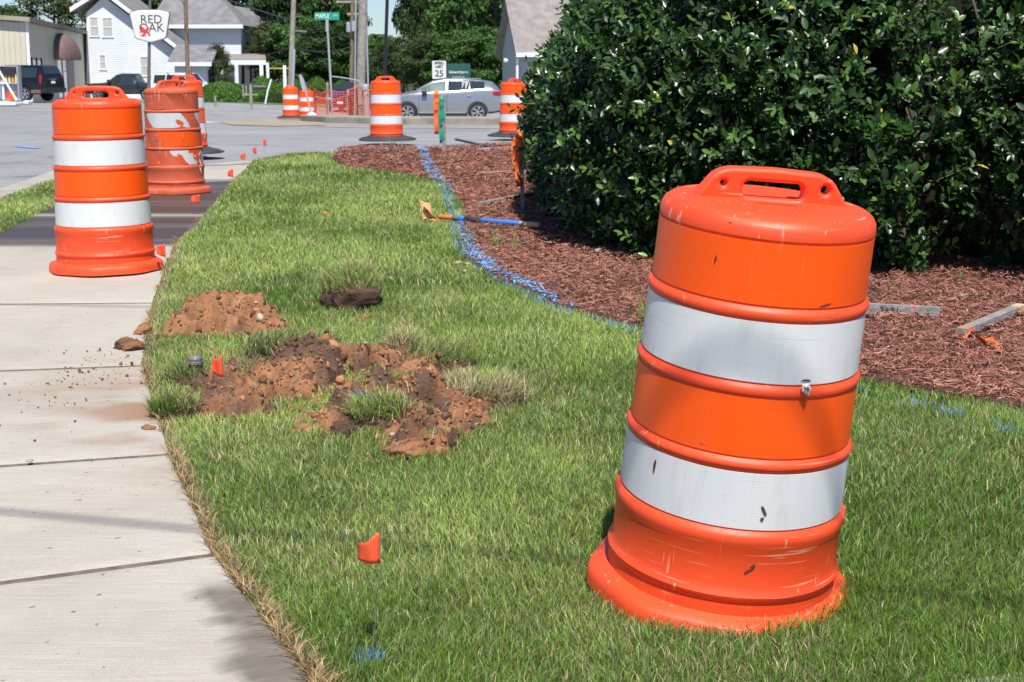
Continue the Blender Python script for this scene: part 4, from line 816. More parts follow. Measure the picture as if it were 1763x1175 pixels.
# blue handled tool
A = gp(757, 385); A.z += .05; B = gp(930, 402); B.z += .055; v = B - A; L = v.length
t = thing('hand_tool', 'long handled tool with blue and black grip lying from the grass onto the mulch', 'tool', tuple(A)); t.rotation_mode = 'QUATERNION'; t.rotation_quaternion = v.to_track_quat('X', 'Z')
for nm, a, b_, r_, mt in (('orange_tip', 0, .14, .017, m_ribbon), ('grey_collar', .14, .20, .021, m_wire), ('blue_sleeve', .20, .26, .020, m_blue), ('black_grip', .26, .43, .021, m_rub), ('blue_sleeve', .43, .80, .0195, m_blue), ('wooden_end', .80, L / 1, .019, m_wood2)):
    MB().tube([(a, 0, 0), (a + .004, 0, 0), (b_ - .004, 0, 0), (b_, 0, 0)], [r_ * .9, r_, r_, r_ * .9], 14).build(nm, mt, t, True)
g = gp(735, 384); t = thing('ribbon_roll', 'pale orange crumpled bundle of flagging ribbon standing on the grass beside the tool', 'ribbon', tuple(g))
m_pale = mat('sun bleached orange ribbon', (.85, .36, .13), .6, (.72, .48, .28), 18)
b = MB().lathe([(.0, -.012), (.05, -.012), (.055, 0), (.05, .012), (0, .012)], 20, Matrix.Translation((.0, 0, .085)) @ Matrix.Rotation(R(-22), 4, 'Y') @ Matrix.Diagonal((.75, 1, 1.5, 1)) @ Matrix.Rotation(R(90), 4, 'X'), wob=lambda a, r, z: .01 * math.sin(4 * a)); b.build('bundle', m_pale, t, True)
ribbon([(-.02, -.02, .14), (.02, -.03, .09), (.035, -.03, .05), (.045, -.02, .03)], .05, m_pale, t, tw=.2); ribbon([(-.045, -.03, .0), (-.03, -.03, .03), (0, -.03, .04)], .03, m_pale, t)
ribbon([(.02, -.12, .035), (.05, -.13, .04), (.08, -.15, .025)], .03, mat('orange scrap', (.75, .25, .06), .6), t)
g = gp(560, 380); t = thing('orange_scrap', 'small orange scrap of vinyl lying in the middle of the lawn', 'scrap', tuple(g)); ribbon([(-.03, 0, .05), (0, 0, .065), (.03, 0, .05)], .03, m_ribbon, t)
# pale stones and dry leaves
m_stone = mat('pale tan stone', (.42, .32, .22), .8, (.30, .23, .17), 14, .3, 50)
for i, (px, py, r_, lab) in enumerate([(1655, 519, .030, 'flat tan stone on the mulch at right, widest of four pale pieces'), (1682, 518, .017, 'small tan stone on the mulch, second of four pale pieces'), (1694, 521, .015, 'tiny tan stone on the mulch, third of four pale pieces'), (1700, 515, .012, 'tiny tan stone on the mulch, fourth and rightmost pale piece'),
        (1497, 491, .03, 'tan stone under the hedge just right of the leaning drum'), (1516, 497, .024, 'tan stone right beside another under the hedge'), (1030, 443, .05, 'dry tan leaf like chip on the mulch left of the leaning drum'), (790, 462, .028, 'brown edging stone at the mulch border, upper one'), (800, 475, .02, 'brown edging stone at the mulch border, middle one'), (805, 462, .018, 'grey edging stone inside the blue line'), (792, 438, .02, 'brown edging stone just before the tool'), (52, 801, .012, 'orange pebble on the second sidewalk joint at the left')]):
    g = gp(px, py); v = IV * (1 + .3 * (fbm(IV[:, 0] + i, IV[:, 1] + IV[:, 2], .8, i) - .5))[:, None] * np.array([r_ * 1.2, r_ * .8, r_ * .4])
    o = link('stone', npmesh('stone', v, np.full(len(IF), 3), np.array(IF).ravel(), m_stone, None, True)); o.location = (g.x, g.y, g.z + r_ * .35 + (.02 if px > 700 else .01)); o.rotation_euler[2] = i; tag(o, lab, 'stone')
# weeds in the mulch
def weed(px, py, hh, n, label, seed):
    g = gp(px, py); t = thing('weed_tuft', label, 'weed', tuple(g), 0, 'thin grass weeds in the mulch'); x = rng.normal(0, .022, n); y = rng.normal(0, .022, n)
    blades('blade', x, y, rng.uniform(.5, 1, n) * hh, np.full(n, .006), rng.uniform(.1, .5, n), rng.uniform(0, 6.3, n), np.array([.24, .34, .08]) * rng.uniform(.7, 1.3, (n, 1)), np.zeros(n), parent=t)
weed(800, 440, .25, 16, 'thin green weed growing in the blue line before the tool', 1); weed(856, 435, .2, 12, 'thin green weed in the mulch under the blue handle, left of two', 2); weed(889, 438, .16, 10, 'thin green weed in the mulch under the blue handle, right of two', 3)
weed(1105, 560, .2, 14, 'green weed at the mulch edge touching the left side of the leaning drum', 4); weed(690, 262, .18, 22, 'green weed tuft at the right foot of the far rubber ring drum', 5); weed(676, 258, .2, 22, 'green weed tuft before the far rubber ring drum', 6); weed(1655, 492, .12, 9, 'leafy green seedling under the hedge above the pale stones', 7)
# overhead cable whose shadow lies across the walk and lawn
def cable(name, pts, r_, label, sag=0):
    P = []; A, B = Vector(pts[0]), Vector(pts[1])
    for i in range(25): s = i / 24; p = A * (1 - s) + B * s; p.z -= sag * 4 * s * (1 - s); P.append(p)
    return tag(MB().tube(P, r_, 6).build(name, m_rub, None, True), label, 'cable', 'overhead cables')
a = gp(0, 884); b_ = gp(1763, 1048); lift = SUNV * (6.5 / SUNV.z); v = (b_ - a)
cable('overhead_cable', (a + lift - v * 5, b_ + lift + v * 5), .012, 'thick black cable overhead that shades the walk and the lawn')
a = gp(0, 526); b_ = gp(240, 531); v = b_ - a; lift = SUNV * (7.5 / SUNV.z); cable('overhead_cable', (a + lift - v * 6, b_ + lift + v * 2.5), .010, 'thin black cable overhead that shades the far sidewalk slab')
# ============================================================ BUILDINGS
XZ = lambda Y0: Matrix(((1, 0, 0, 0), (0, 0, 1, Y0), (0, 1, 0, 0), (0, 0, 0, 1)))     # (x, z, depth) -> world
def siding(name, c, pitch, shade=.72, vertical=False, rough=.7):
    m, nt, b = newmat(name); b.inputs['Roughness'].default_value = rough; tc = nt.nodes.new('ShaderNodeTexCoord'); sx = nt.nodes.new('ShaderNodeSeparateXYZ'); nt.links.new(tc.outputs['Object'], sx.inputs[0])
    if vertical: ad = nt.nodes.new('ShaderNodeMath'); ad.operation = 'ADD'; nt.links.new(sx.outputs[0], ad.inputs[0]); nt.links.new(sx.outputs[1], ad.inputs[1]); src = ad.outputs[0]
    else: src = sx.outputs[2]
    k = nt.nodes.new('ShaderNodeMath'); k.operation = 'MULTIPLY'; k.inputs[1].default_value = 1 / pitch; nt.links.new(src, k.inputs[0]); f = nt.nodes.new('ShaderNodeMath'); f.operation = 'FRACT'; nt.links.new(k.outputs[0], f.inputs[0])
    rp = ramp(nt, f.outputs[0], [(0, (.2,) * 3), (.10, (1,) * 3), (.9, (.75,) * 3)]); bp = nt.nodes.new('ShaderNodeBump'); bp.inputs['Distance'].default_value = .03; bp.inputs['Strength'].default_value = .8; nt.links.new(rp.outputs[0], bp.inputs['Height']); nt.links.new(bp.outputs[0], b.inputs['Normal'])
    gap = ramp(nt, f.outputs[0], [(0, (shade,) * 3), (.12, (1,) * 3)]).outputs[0]; ns = ramp(nt, noise(nt, tc, .9, 6).outputs[0], [(.3, (.93,) * 3), (.7, (1.03,) * 3)]).outputs[0]  # shade line at each board edge is put into the colour
    nt.links.new(mixc(nt, 1.0, mixc(nt, 1.0, c, gap, 'MULTIPLY'), ns, 'MULTIPLY'), b.inputs['Base Color']); return m
m_ws = siding('white lap siding', (.70, .74, .78), .16); m_gs = siding('grey lap siding', (.42, .44, .46), .16)
m_metal = siding('cream ribbed metal wall', (.60, .55, .43), .30, .7, True, .5)
m_shing = mat('grey shingles', (.15, .15, .16), .95, (.22, .215, .22), 1.6, .5, 12); m_shing2 = mat('brown grey shingles', (.20, .18, .17), .95, (.27, .25, .235), 2, .5, 14)
m_trim = mat('white trim', (.74, .77, .80), .6); m_gl = mat('window glass', (.10, .13, .15), .08, (.22, .25, .25), 1.2, spec=.8); m_blind = mat('window blinds', (.42, .42, .38), .5, (.52, .52, .48), 5)
m_dk = mat('dark opening', (.035, .04, .05), .5); m_brn = mat('brown awning canvas', (.16, .10, .085), .8, (.20, .13, .11), 3)
def pxz(px, py, Y): p = at(px, py, Y); return (p.x, p.z)
def wall(name, pxs, Y, dep, mt, parent): return MB().prism([pxz(a, b_, Y) for a, b_ in pxs], 0, dep, XZ(Y)).build(name, mt, parent)
def window(px0, py0, px1, py1, Y, parent, mt=None, bar=True, fr=.10):
    x0, z1 = pxz(px0, py0, Y); x1, z0 = pxz(px1, py1, Y); f = MB()
    for a in ((x0 - fr, x0, z0 - fr, z1 + fr), (x1, x1 + fr, z0 - fr, z1 + fr), (x0, x1, z1, z1 + fr), (x0, x1, z0 - fr, z0)): f.b6(a[0], a[1], Y - .06, Y - .003, a[2], a[3])
    if bar: zm = (z0 + z1) / 2; f.b6(x0, x1, Y - .05, Y - .025, zm - .03, zm + .03)
    w_ = f.build('window', m_trim, parent); MB().b6(x0, x1, Y - .022, Y - .004, z0, z1).build('pane', mt or m_blind, w_)
def slab(name, pts, th, mt, parent):         # roof plane from four corner points with thickness downward
    P = [Vector(p) for p in pts]; n = (P[1] - P[0]).cross(P[2] - P[0]).normalized(); n = n if n.z > 0 else -n
    b = MB(); b.add([tuple(p) for p in P] + [tuple(p - n * th) for p in P], [tuple(range(len(P)))] + [tuple(range(len(P), 2 * len(P)))[::-1]] + [(i, (i + 1) % len(P), len(P) + (i + 1) % len(P), len(P) + i) for i in range(len(P))]); return b.build(name, mt, parent)
def A3(px, py, Y, dy=0): p = at(px, py, Y); return Vector((p.x, p.y + dy, p.z))
def house(label, name='house', cat='house'): return thing(name, label, cat, (0, 0, 0))
# white house with front gable
Y = 112; h = house('white gabled house with lap siding behind the signboard')
wall('wall', [(149, 172), (149, 22), (178, -6), (303, 88), (303, 172)], Y, 9, m_ws, h)
Bk = 9.6
slab('roof', [A3(126, 16, Y, -.5), A3(178, -16, Y, -.5), A3(178, -16, Y, Bk), A3(126, 16, Y, Bk)], .22, m_shing, h)
slab('roof', [A3(178, -16, Y, -.5), A3(318, 90, Y, -.5), A3(318, 90, Y, Bk), A3(178, -16, Y, Bk)], .22, m_shing, h)
for a, b_ in (((124, 14), (178, -20)), ((178, -20), (320, 88))):
    p, q = A3(*a, Y, -.56), A3(*b_, Y, -.56); MB().add([(p.x, p.y, p.z), (q.x, q.y, q.z), (q.x, q.y, q.z - .34), (p.x, p.y, p.z - .34), (p.x, p.y - .05, p.z), (q.x, q.y - .05, q.z), (q.x, q.y - .05, q.z - .34), (p.x, p.y - .05, p.z - .34)], [(0, 1, 2, 3), (7, 6, 5, 4), (0, 4, 5, 1), (3, 2, 6, 7), (0, 3, 7, 4), (1, 5, 6, 2)]).build('rake_board', m_trim, h)
for w_ in ((155, 31, 170, 62), (177, 32, 194, 63), (172, 96, 182, 119), (242, 99, 258, 130)): window(*w_, Y, h)
# big white house behind
Y = 118; h = house('large two storey white house with a grey roof and a porch')
wall('wall', [(262, 172), (262, 42), (415, 42), (415, 172)], Y, 7, m_ws, h)
wall('wall', [(419, 172), (419, 58), (436, 58), (436, 172)], Y + 7.5, 4, m_ws, h)
e = [A3(256, 44, Y, -.6), A3(421, 44, Y, -.6), A3(421, 44, Y, 7.6), A3(256, 44, Y, 7.6)]; r0, r1 = A3(282, -34, Y, 3.5), A3(352, -22, Y, 3.5)
slab('roof', [e[0], e[1], r1, r0], .2, m_shing, h); slab('roof', [e[1], e[2], r1], .2, m_shing, h); slab('roof', [e[0], r0, e[3]], .2, m_shing, h)
slab('roof', [A3(352, 40, Y, .2), A3(440, 60, Y, 6.6), A3(438, 12, Y, 9.5), A3(352, 2, Y, 4.5)], .2, m_shing, h)
MB().b6(e[0].x, e[1].x, Y - .72, Y - .58, e[0].z - .25, e[0].z + .04).build('gutter', m_trim, h)
slab('porch_roof', [A3(374, 103, Y - 4), A3(458, 103, Y - 4), A3(456, 93, Y), A3(374, 93, Y)], .15, m_shing2, h)
p0, p1 = A3(374, 104, Y - 4), A3(458, 112, Y - 4); MB().b6(p0.x, p1.x, Y - 4.05, Y - 3.9, p1.z, p0.z).build('porch_beam', m_trim, h)
for px in (381, 407, 450):
    p = A3(px, 112, Y - 4); MB().b6(p.x - .14, p.x + .14, Y - 4.1, Y - 3.82, -.95, p.z).build('porch_column', m_trim, h)
wall('porch_wall', [(415.2, 172), (415.2, 108), (447, 108), (447, 172)], Y + .5, 2, m_dk, h); wall('porch_door', [(421, 160), (421, 112), (430, 112), (430, 160)], Y + .3, .15, m_trim, h)  # porch wall near black: shade under the roof is put into its colour
window(436, 120, 443, 138, Y + .45, h, m_gl)
wall('wing', [(196, 172), (196, 22), (330, 22), (330, 172)], Y + 3, 4, m_ws, h)
slab('roof', [A3(180, 44, Y, 1), A3(256, 48, Y, 1), A3(256, 14, Y, 5), A3(180, 8, Y, 5)], .15, m_shing, h)
# little gabled outbuilding
Y = 106; h = house('small white gabled garage in front of the large house', 'garage', 'garage')
xa, zE = pxz(300, 104, Y); xb, zR = pxz(354, 81, Y); zg = -.95; D = 5.2
b = MB(); b.add([(xa, Y, zg), (xb, Y, zg), (xb, Y + D, zg), (xa, Y + D, zg), (xa, Y, zE), (xb, Y, zE), (xb, Y + D, zE), (xa, Y + D, zE), (xa, Y + D / 2, zR), (xb, Y + D / 2, zR)], [(0, 1, 5, 4), (1, 2, 6, 9, 5), (2, 3, 7, 6), (3, 0, 4, 8, 7)]); b.build('wall', m_ws, h)
slab('roof', [(xa - .4, Y - .5, zE - .15), (xb + .5, Y - .5, zE - .15), (xb + .5, Y + D / 2, zR + .2), (xa - .4, Y + D / 2, zR + .2)], .15, m_shing, h); slab('roof', [(xa - .4, Y + D + .5, zE - .15), (xb + .5, Y + D + .5, zE - .15), (xb + .5, Y + D / 2, zR + .2), (xa - .4, Y + D / 2, zR + .2)], .15, m_shing, h)
MB().b6(xa - .4, xb + .5, Y - .62, Y - .52, zE - .42, zE - .14).build('gutter', m_trim, h)
MB().b6(xb + .004, xb + .05, Y + .5, Y + 1.4, zg, zg + 2.1).build('door', m_dk, h); MB().b6(xb + .004, xb + .05, Y + 3.6, Y + 4.4, zg + .9, zg + 1.9).build('window', m_gl, h)
x1 = pxz(343, 120, Y)[0]; MB().b6(x1 - .8, x1 + .1, Y - .04, Y - .004, zg + 1.0, zg + 2.0).build('window', m_trim, h)
# cream metal building seen along its shaded side
ang = math.atan2(.17, .985); C0 = A3(50, 172, 84); h = thing('metal_building', 'cream ribbed metal building with a rounded brown awning', 'building', (C0.x, C0.y, T(C0.x, 84)), ang)
zt = A3(50, 38, 84).z - T(C0.x, 84); Ls = 37; Wd = 22
MB().b6(-Wd, 0, 0, .2, -.3, zt).b6(-.2, 0, .2, Ls, -.3, zt).build('wall', m_metal, h)
b = MB(); ov = .35; b.add([(-Wd - .3, -ov, zt + 1.5), (ov, -ov, zt), (ov, Ls + ov, zt), (-Wd - .3, Ls + ov, zt + 1.5), (-Wd - .3, -ov, zt + 1.75), (ov, -ov, zt + .25), (ov, Ls + ov, zt + .25), (-Wd - .3, Ls + ov, zt + 1.75)], [(0, 1, 2, 3), (7, 6, 5, 4), (0, 4, 5, 1), (1, 5, 6, 2), (2, 6, 7, 3), (3, 7, 4, 0)]); b.build('roof', mat('rusty tan roof edge', (.30, .22, .16), .8, (.36, .33, .29), 1), h)
MB().add([(-Wd, -.0, zt - .02), (-.02, 0, zt - .02), (-Wd, 0, zt + 1.4), (-Wd, .2, zt - .02), (-.02, .2, zt - .02), (-Wd, .2, zt + 1.4)], [(0, 1, 2), (5, 4, 3), (0, 3, 4, 1), (1, 4, 5, 2)]).build('gable_wall', m_metal, h)
for (ya, yb, za, zb_, nm, mt) in ((1.6, 5.4, 1.1, 2.35, 'window', m_gl), (12.5, 17.5, 0, 2.6, 'door', m_gl), (17.6, 21.5, 0, 2.75, 'door', m_dk)):
    MB().b6(.004, .05, ya, yb, za, zb_).build(nm, mt, h)
for ya in (1.5, 3.4, 5.4, 12.3, 14.9, 17.5): MB().b6(.006, .10, ya, ya + .12, 0 if ya > 6 else 1.0, 2.5).build('frame', m_trim if ya > 6 else m_dk, h)
aw = MB(); n = 12; v = []
for i in range(n + 1):
    for j in range(9): a = math.pi * i / n; q = math.pi / 2 * j / 8; v.append((.02 + 1.25 * math.cos(q) * math.sin(a) * (1 + .03 * (i % 2)), 14.8 - 3.6 * math.cos(a) * math.cos(q * .0), 2.45 + 1.75 * math.sin(q) * math.sin(a) ** .9))
aw.add(v, [(i * 9 + j, i * 9 + j + 1, i * 9 + 10 + j, i * 9 + 9 + j) for i in range(n) for j in range(8)]); aw.build('awning', m_brn, h)
MB().b6(.05, .35, Ls - 1.2, Ls - .9, 0, zt).b6(.02, .2, -.0, .2, 0, zt).build('downspout', m_trim, h)
# gabled building behind the silver car
g0 = A3(897, 188, 76); h = thing('gabled_building', 'grey roofed gabled building half hidden by the hedge', 'building', (g0.x, 76, T(g0.x, 76)), R(9)); zr, ze = 5.75, 3.15; D = 6.4; W_ = 11
MB().add([(0, 0, 0), (W_, 0, 0), (W_, D, 0), (0, D, 0), (0, 0, ze), (W_, 0, ze), (W_, D, ze), (0, D, ze), (0, D / 2, zr), (W_, D / 2, zr)], [(0, 1, 5, 4), (1, 2, 6, 9, 5), (2, 3, 7, 6), (3, 0, 4, 8, 7)]).build('wall', m_gs, h)
for s, y0 in ((1, -.45), (-1, D + .45)): slab('roof', [(-.35, y0, ze - .25), (W_ + .4, y0, ze - .25), (W_ + .4, D / 2, zr + .12), (-.35, D / 2, zr + .12)], .18, m_shing2, h)
MB().b6(-.35, W_ + .4, -.6, -.47, ze - .42, ze - .2).build('gutter', m_trim, h); MB().tube([(-.25, -.3, ze - .5), (-.25, -.3, 0)], .07, 8).build('downspout', m_trim, h)
MB().lathe([(.0, 0), (.09, .02), (.12, .12), (.05, .22)], 12, Matrix.Translation((-.75, -.3, ze - .65)) @ Matrix.Rotation(R(-60), 4, 'Y')).build('flood_lamp', m_trim, h, True)
MB().b6(1.4, 2.6, -.05, -.004, .8, 2.2).build('window', m_gl, h)
# ============================================================ TREES AND SHRUBS
m_tl = attrmat('tree leaves', .55, .30, .25)
m_bark = mat('tree bark', (.09, .07, .055), .95, (.14, .115, .09), 3, .6, 12)
QT = [(-.5, 0, 0), (-.1, -.34, .08), (.5, -.02, 0), (.05, .36, .05)]; QF = [(0, 1, 2, 3)]
def make_tree(name, H, Rr, z0, n, c1, c2, seed, leaf=.30, nclump=70):
    r2 = np.random.default_rng(seed); t = bpy.data.objects.new(name, None); COL.objects.link(t)
    u = r2.normal(size=(nclump, 3)); u /= np.linalg.norm(u, axis=1)[:, None]; rad = r2.uniform(.35, 1, nclump) ** .6
    hz = (H - z0) / 2; cc = u * rad[:, None] * np.array([Rr * .82, Rr * .82, hz * .88]); cc[:, 2] += z0 + hz; cc[:, :2] *= (1.12 - .38 * np.clip((cc[:, 2:3] - z0) / (H - z0), 0, 1))
    cs = r2.uniform(.10, .24, nclump) * Rr; tone = r2.uniform(0, 1, nclump) * .7 + .3 * np.clip((cc[:, 2] - z0) / (H - z0), 0, 1)
    k = r2.integers(0, nclump, n); d = r2.normal(size=(n, 3)); d /= np.linalg.norm(d, axis=1)[:, None]; q = r2.uniform(.45, 1.05, n)[:, None] * cs[k][:, None] * np.array([1.25, 1.25, .72]); P = cc[k] + d * q
    f = (d + np.array([0, 0, .5]) + r2.normal(0, .5, (n, 3))); rot = frames(np.cross(f, r2.normal(size=(n, 3))), f); s = r2.uniform(.6, 1.3, n)[:, None] * leaf * np.array([[1, 1, 1]])
    col = (np.array(c1) * (1 - tone[k][:, None]) + np.array(c2) * tone[k][:, None]) * r2.uniform(.7, 1.3, (n, 1))
    scatter('crown', QT, QF, P, rot, s, m_tl, col, False, t)
    b = MB(); b.tube([(0, 0, -.2), (.05, .03, H * .25), (-.08, .06, H * .5), (.05, 0, H * .8)], [.03 * H, .022 * H, .015 * H, .004 * H], 8)
    for i in range(9): a = i * 2.4; z = H * (.22 + .06 * i); e = Vector((math.cos(a) * Rr * .7, math.sin(a) * Rr * .7, z + H * .15)); b.tube([(0, 0, z), tuple(e * .5 + Vector((0, 0, z * .5 - .1))), tuple(e)], [.010 * H, .006 * H, .002 * H], 5)
    b.build('trunk', m_bark, t); return t
def copy_thing(src, loc, rz, s, label, cat, group):
    c = src.copy(); COL.objects.link(c)
    for ch in src.children:
        d = ch.copy(); COL.objects.link(d); d.parent = c
    c.location = loc; c.rotation_euler = (0, 0, rz); c.scale = s; return tag(c, label, cat, group)
DK, MD, LT, OL = (.018, .042, .014), (.055, .12, .028), (.10, .20, .045), (.09, .12, .035)
kinds = {'dark': make_tree('tree', 10, 5, .6, 15000, DK, MD, 1), 'light': make_tree('tree', 10, 5, .5, 15000, (.035, .085, .02), LT, 2), 'olive': make_tree('tree', 10, 5, .6, 12000, (.03, .05, .018), OL, 3, .26)}
used = set()
trees = [(22, 150, 'dark', 9.5, 6, 'dark tree behind the left end of the metal building roof'), (100, 138, 'olive', 10.5, 5.2, 'olive toned tree between the metal building and the white gabled house'), (232, 150, 'light', 16, 6, 'tree top showing above the white gabled house roof'), (300, 155, 'dark', 15, 6, 'dark tree behind the roof of the large white house'),
    (455, 136, 'dark', 15, 5.5, 'dark tree right of the large white house'), (500, 128, 'dark', 16, 5, 'dark tree behind the grey utility pole'), (545, 132, 'dark', 15, 5.5, 'tall dark tree behind the street name sign'), (566, 126, 'light', 14.5, 3.4, 'greener tree behind the brown utility pole'), (602, 138, 'dark', 14, 2.0, 'dark tree behind the thick grey utility pole'),
    (520, 118, 'light', 6.8, 4, 'low leafy tree between the grey pole and the street name pole'), (378, 108, 'olive', 4.4, 1.3, 'tall soft shrub like tree between the garage and the porch'), (470, 120, 'olive', 6.5, 3.6, 'low olive tree beside the porch'), (575, 116, 'dark', 6.5, 4, 'low dark tree behind the orange net fence'),
    (655, 158, 'light', 6.2, 5, 'low far tree under the gap of sky'), (632, 170, 'dark', 7.0, 5, 'low dark far tree left of the gap of sky'),
    (722, 122, 'dark', 15, 2.7, 'tall dark tree right of the black lamp pole'), (760, 126, 'dark', 14.5, 4.2, 'tall dark tree above the speed limit sign'), (800, 112, 'light', 14, 4.6, 'bright green tree above the dark green signboard'), (850, 108, 'light', 12.5, 3.8, 'bright green tree beside the grey roofed building'), (880, 135, 'dark', 15, 5, 'dark tree behind the grey roofed building'), (955, 130, 'dark', 14, 5, 'dark tree behind the ridge at the hedge'),
    (694, 104, 'olive', 4.9, 3.0, 'olive tree behind the silver car roof at left'), (735, 100, 'olive', 5.2, 2.8, 'rounded olive tree behind the speed limit sign'), (780, 98, 'light', 5.0, 3.0, 'low green tree behind the dark green signboard'), (835, 96, 'light', 5.2, 3, 'low green tree behind the tail of the silver car')]
for px, Y, kd, H, Rr, lab in trees:
    p = at(px, 150, Y); loc = (p.x, Y, T(p.x, Y) - .05); s = (Rr / 5, Rr / 5, H / 10)
    if kd not in used: o = kinds[kd]; o.location = loc; o.scale = s; tag(o, lab, 'tree', 'trees behind the road'); used.add(kd)
    else: o = copy_thing(kinds[kd], loc, random.uniform(0, 6), s, lab, 'tree', 'trees behind the road')
def make_bush(n, c1, c2, seed, leaf):
    r2 = np.random.default_rng(seed); t = bpy.data.objects.new('shrub', None); COL.objects.link(t)
    d = r2.normal(size=(n, 3)); d /= np.linalg.norm(d, axis=1)[:, None]; d[:, 2] = np.abs(d[:, 2]) * 1.0 - .05
    rr = 1 - np.abs(r2.normal(0, .07, n)) + .13 * (fbm(np.arctan2(d[:, 1], d[:, 0]) * 1.4, d[:, 2] * 2, .6, seed) - .5) * 2; P = d * rr[:, None]; P[:, 2] *= .98
    f = d + r2.normal(0, .5, (n, 3)); rot = frames(np.cross(f, r2.normal(size=(n, 3))), f); tone = np.clip(r2.normal(.5, .3, n), 0, 1)[:, None]
    scatter('foliage', QT, QF, P, rot, r2.uniform(.6, 1.3, (n, 1)) * leaf * np.ones((1, 3)), m_tl, np.array(c1) * (1 - tone) + np.array(c2) * tone, False, t)
    b = MB()
    for i in range(7): a = i * .9; b.tube([(.05 * math.cos(a), .05 * math.sin(a), -.1), (.3 * math.cos(a), .3 * math.sin(a), .4), (.55 * math.cos(a), .55 * math.sin(a), .62)], [.04, .025, .01], 5)
    b.build('branches', m_bark, t); return t
BK = {'g': make_bush(11000, (.05, .12, .018), (.12, .26, .04), 5, .075), 'd': make_bush(8000, (.025, .05, .015), (.07, .11, .03), 6, .08)}; ub = set()
for px, Y, kd, wpx, tpy, lab in [(385, 90, 'g', 100, 137, 'big round bright green clipped shrub behind the mailbox'), (452, 96, 'g', 58, 128, 'clipped green shrub in front of the porch'), (498, 99, 'g', 60, 131, 'clipped green shrub behind the grey utility pole'), (545, 97, 'g', 56, 129, 'clipped green shrub behind the street name pole'), (588, 100, 'g', 50, 134, 'clipped green shrub behind the parked dark car'), (625, 100, 'g', 36, 138, 'small clipped green shrub behind the thick utility pole'), (470, 88, 'd', 60, 158, 'low dark spreading shrub on the lawn behind the leaning white post'), (545, 92, 'd', 60, 150, 'low dark shrub behind the two median drums')]:
    p = at(px, 150, Y); z0 = T(p.x, Y); rx = wpx / 2 / (FPX / Y); hz = at(px, tpy, Y).z - z0; loc = (p.x, Y, z0 - .05); s = (rx, rx * .8, hz)
    if kd not in ub: o = BK[kd]; o.location = loc; o.scale = s; tag(o, lab, 'shrub', 'shrubs on the far lawn'); ub.add(kd)
    else: copy_thing(BK[kd], loc, random.uniform(0, 3), s, lab, 'shrub', 'shrubs on the far lawn')
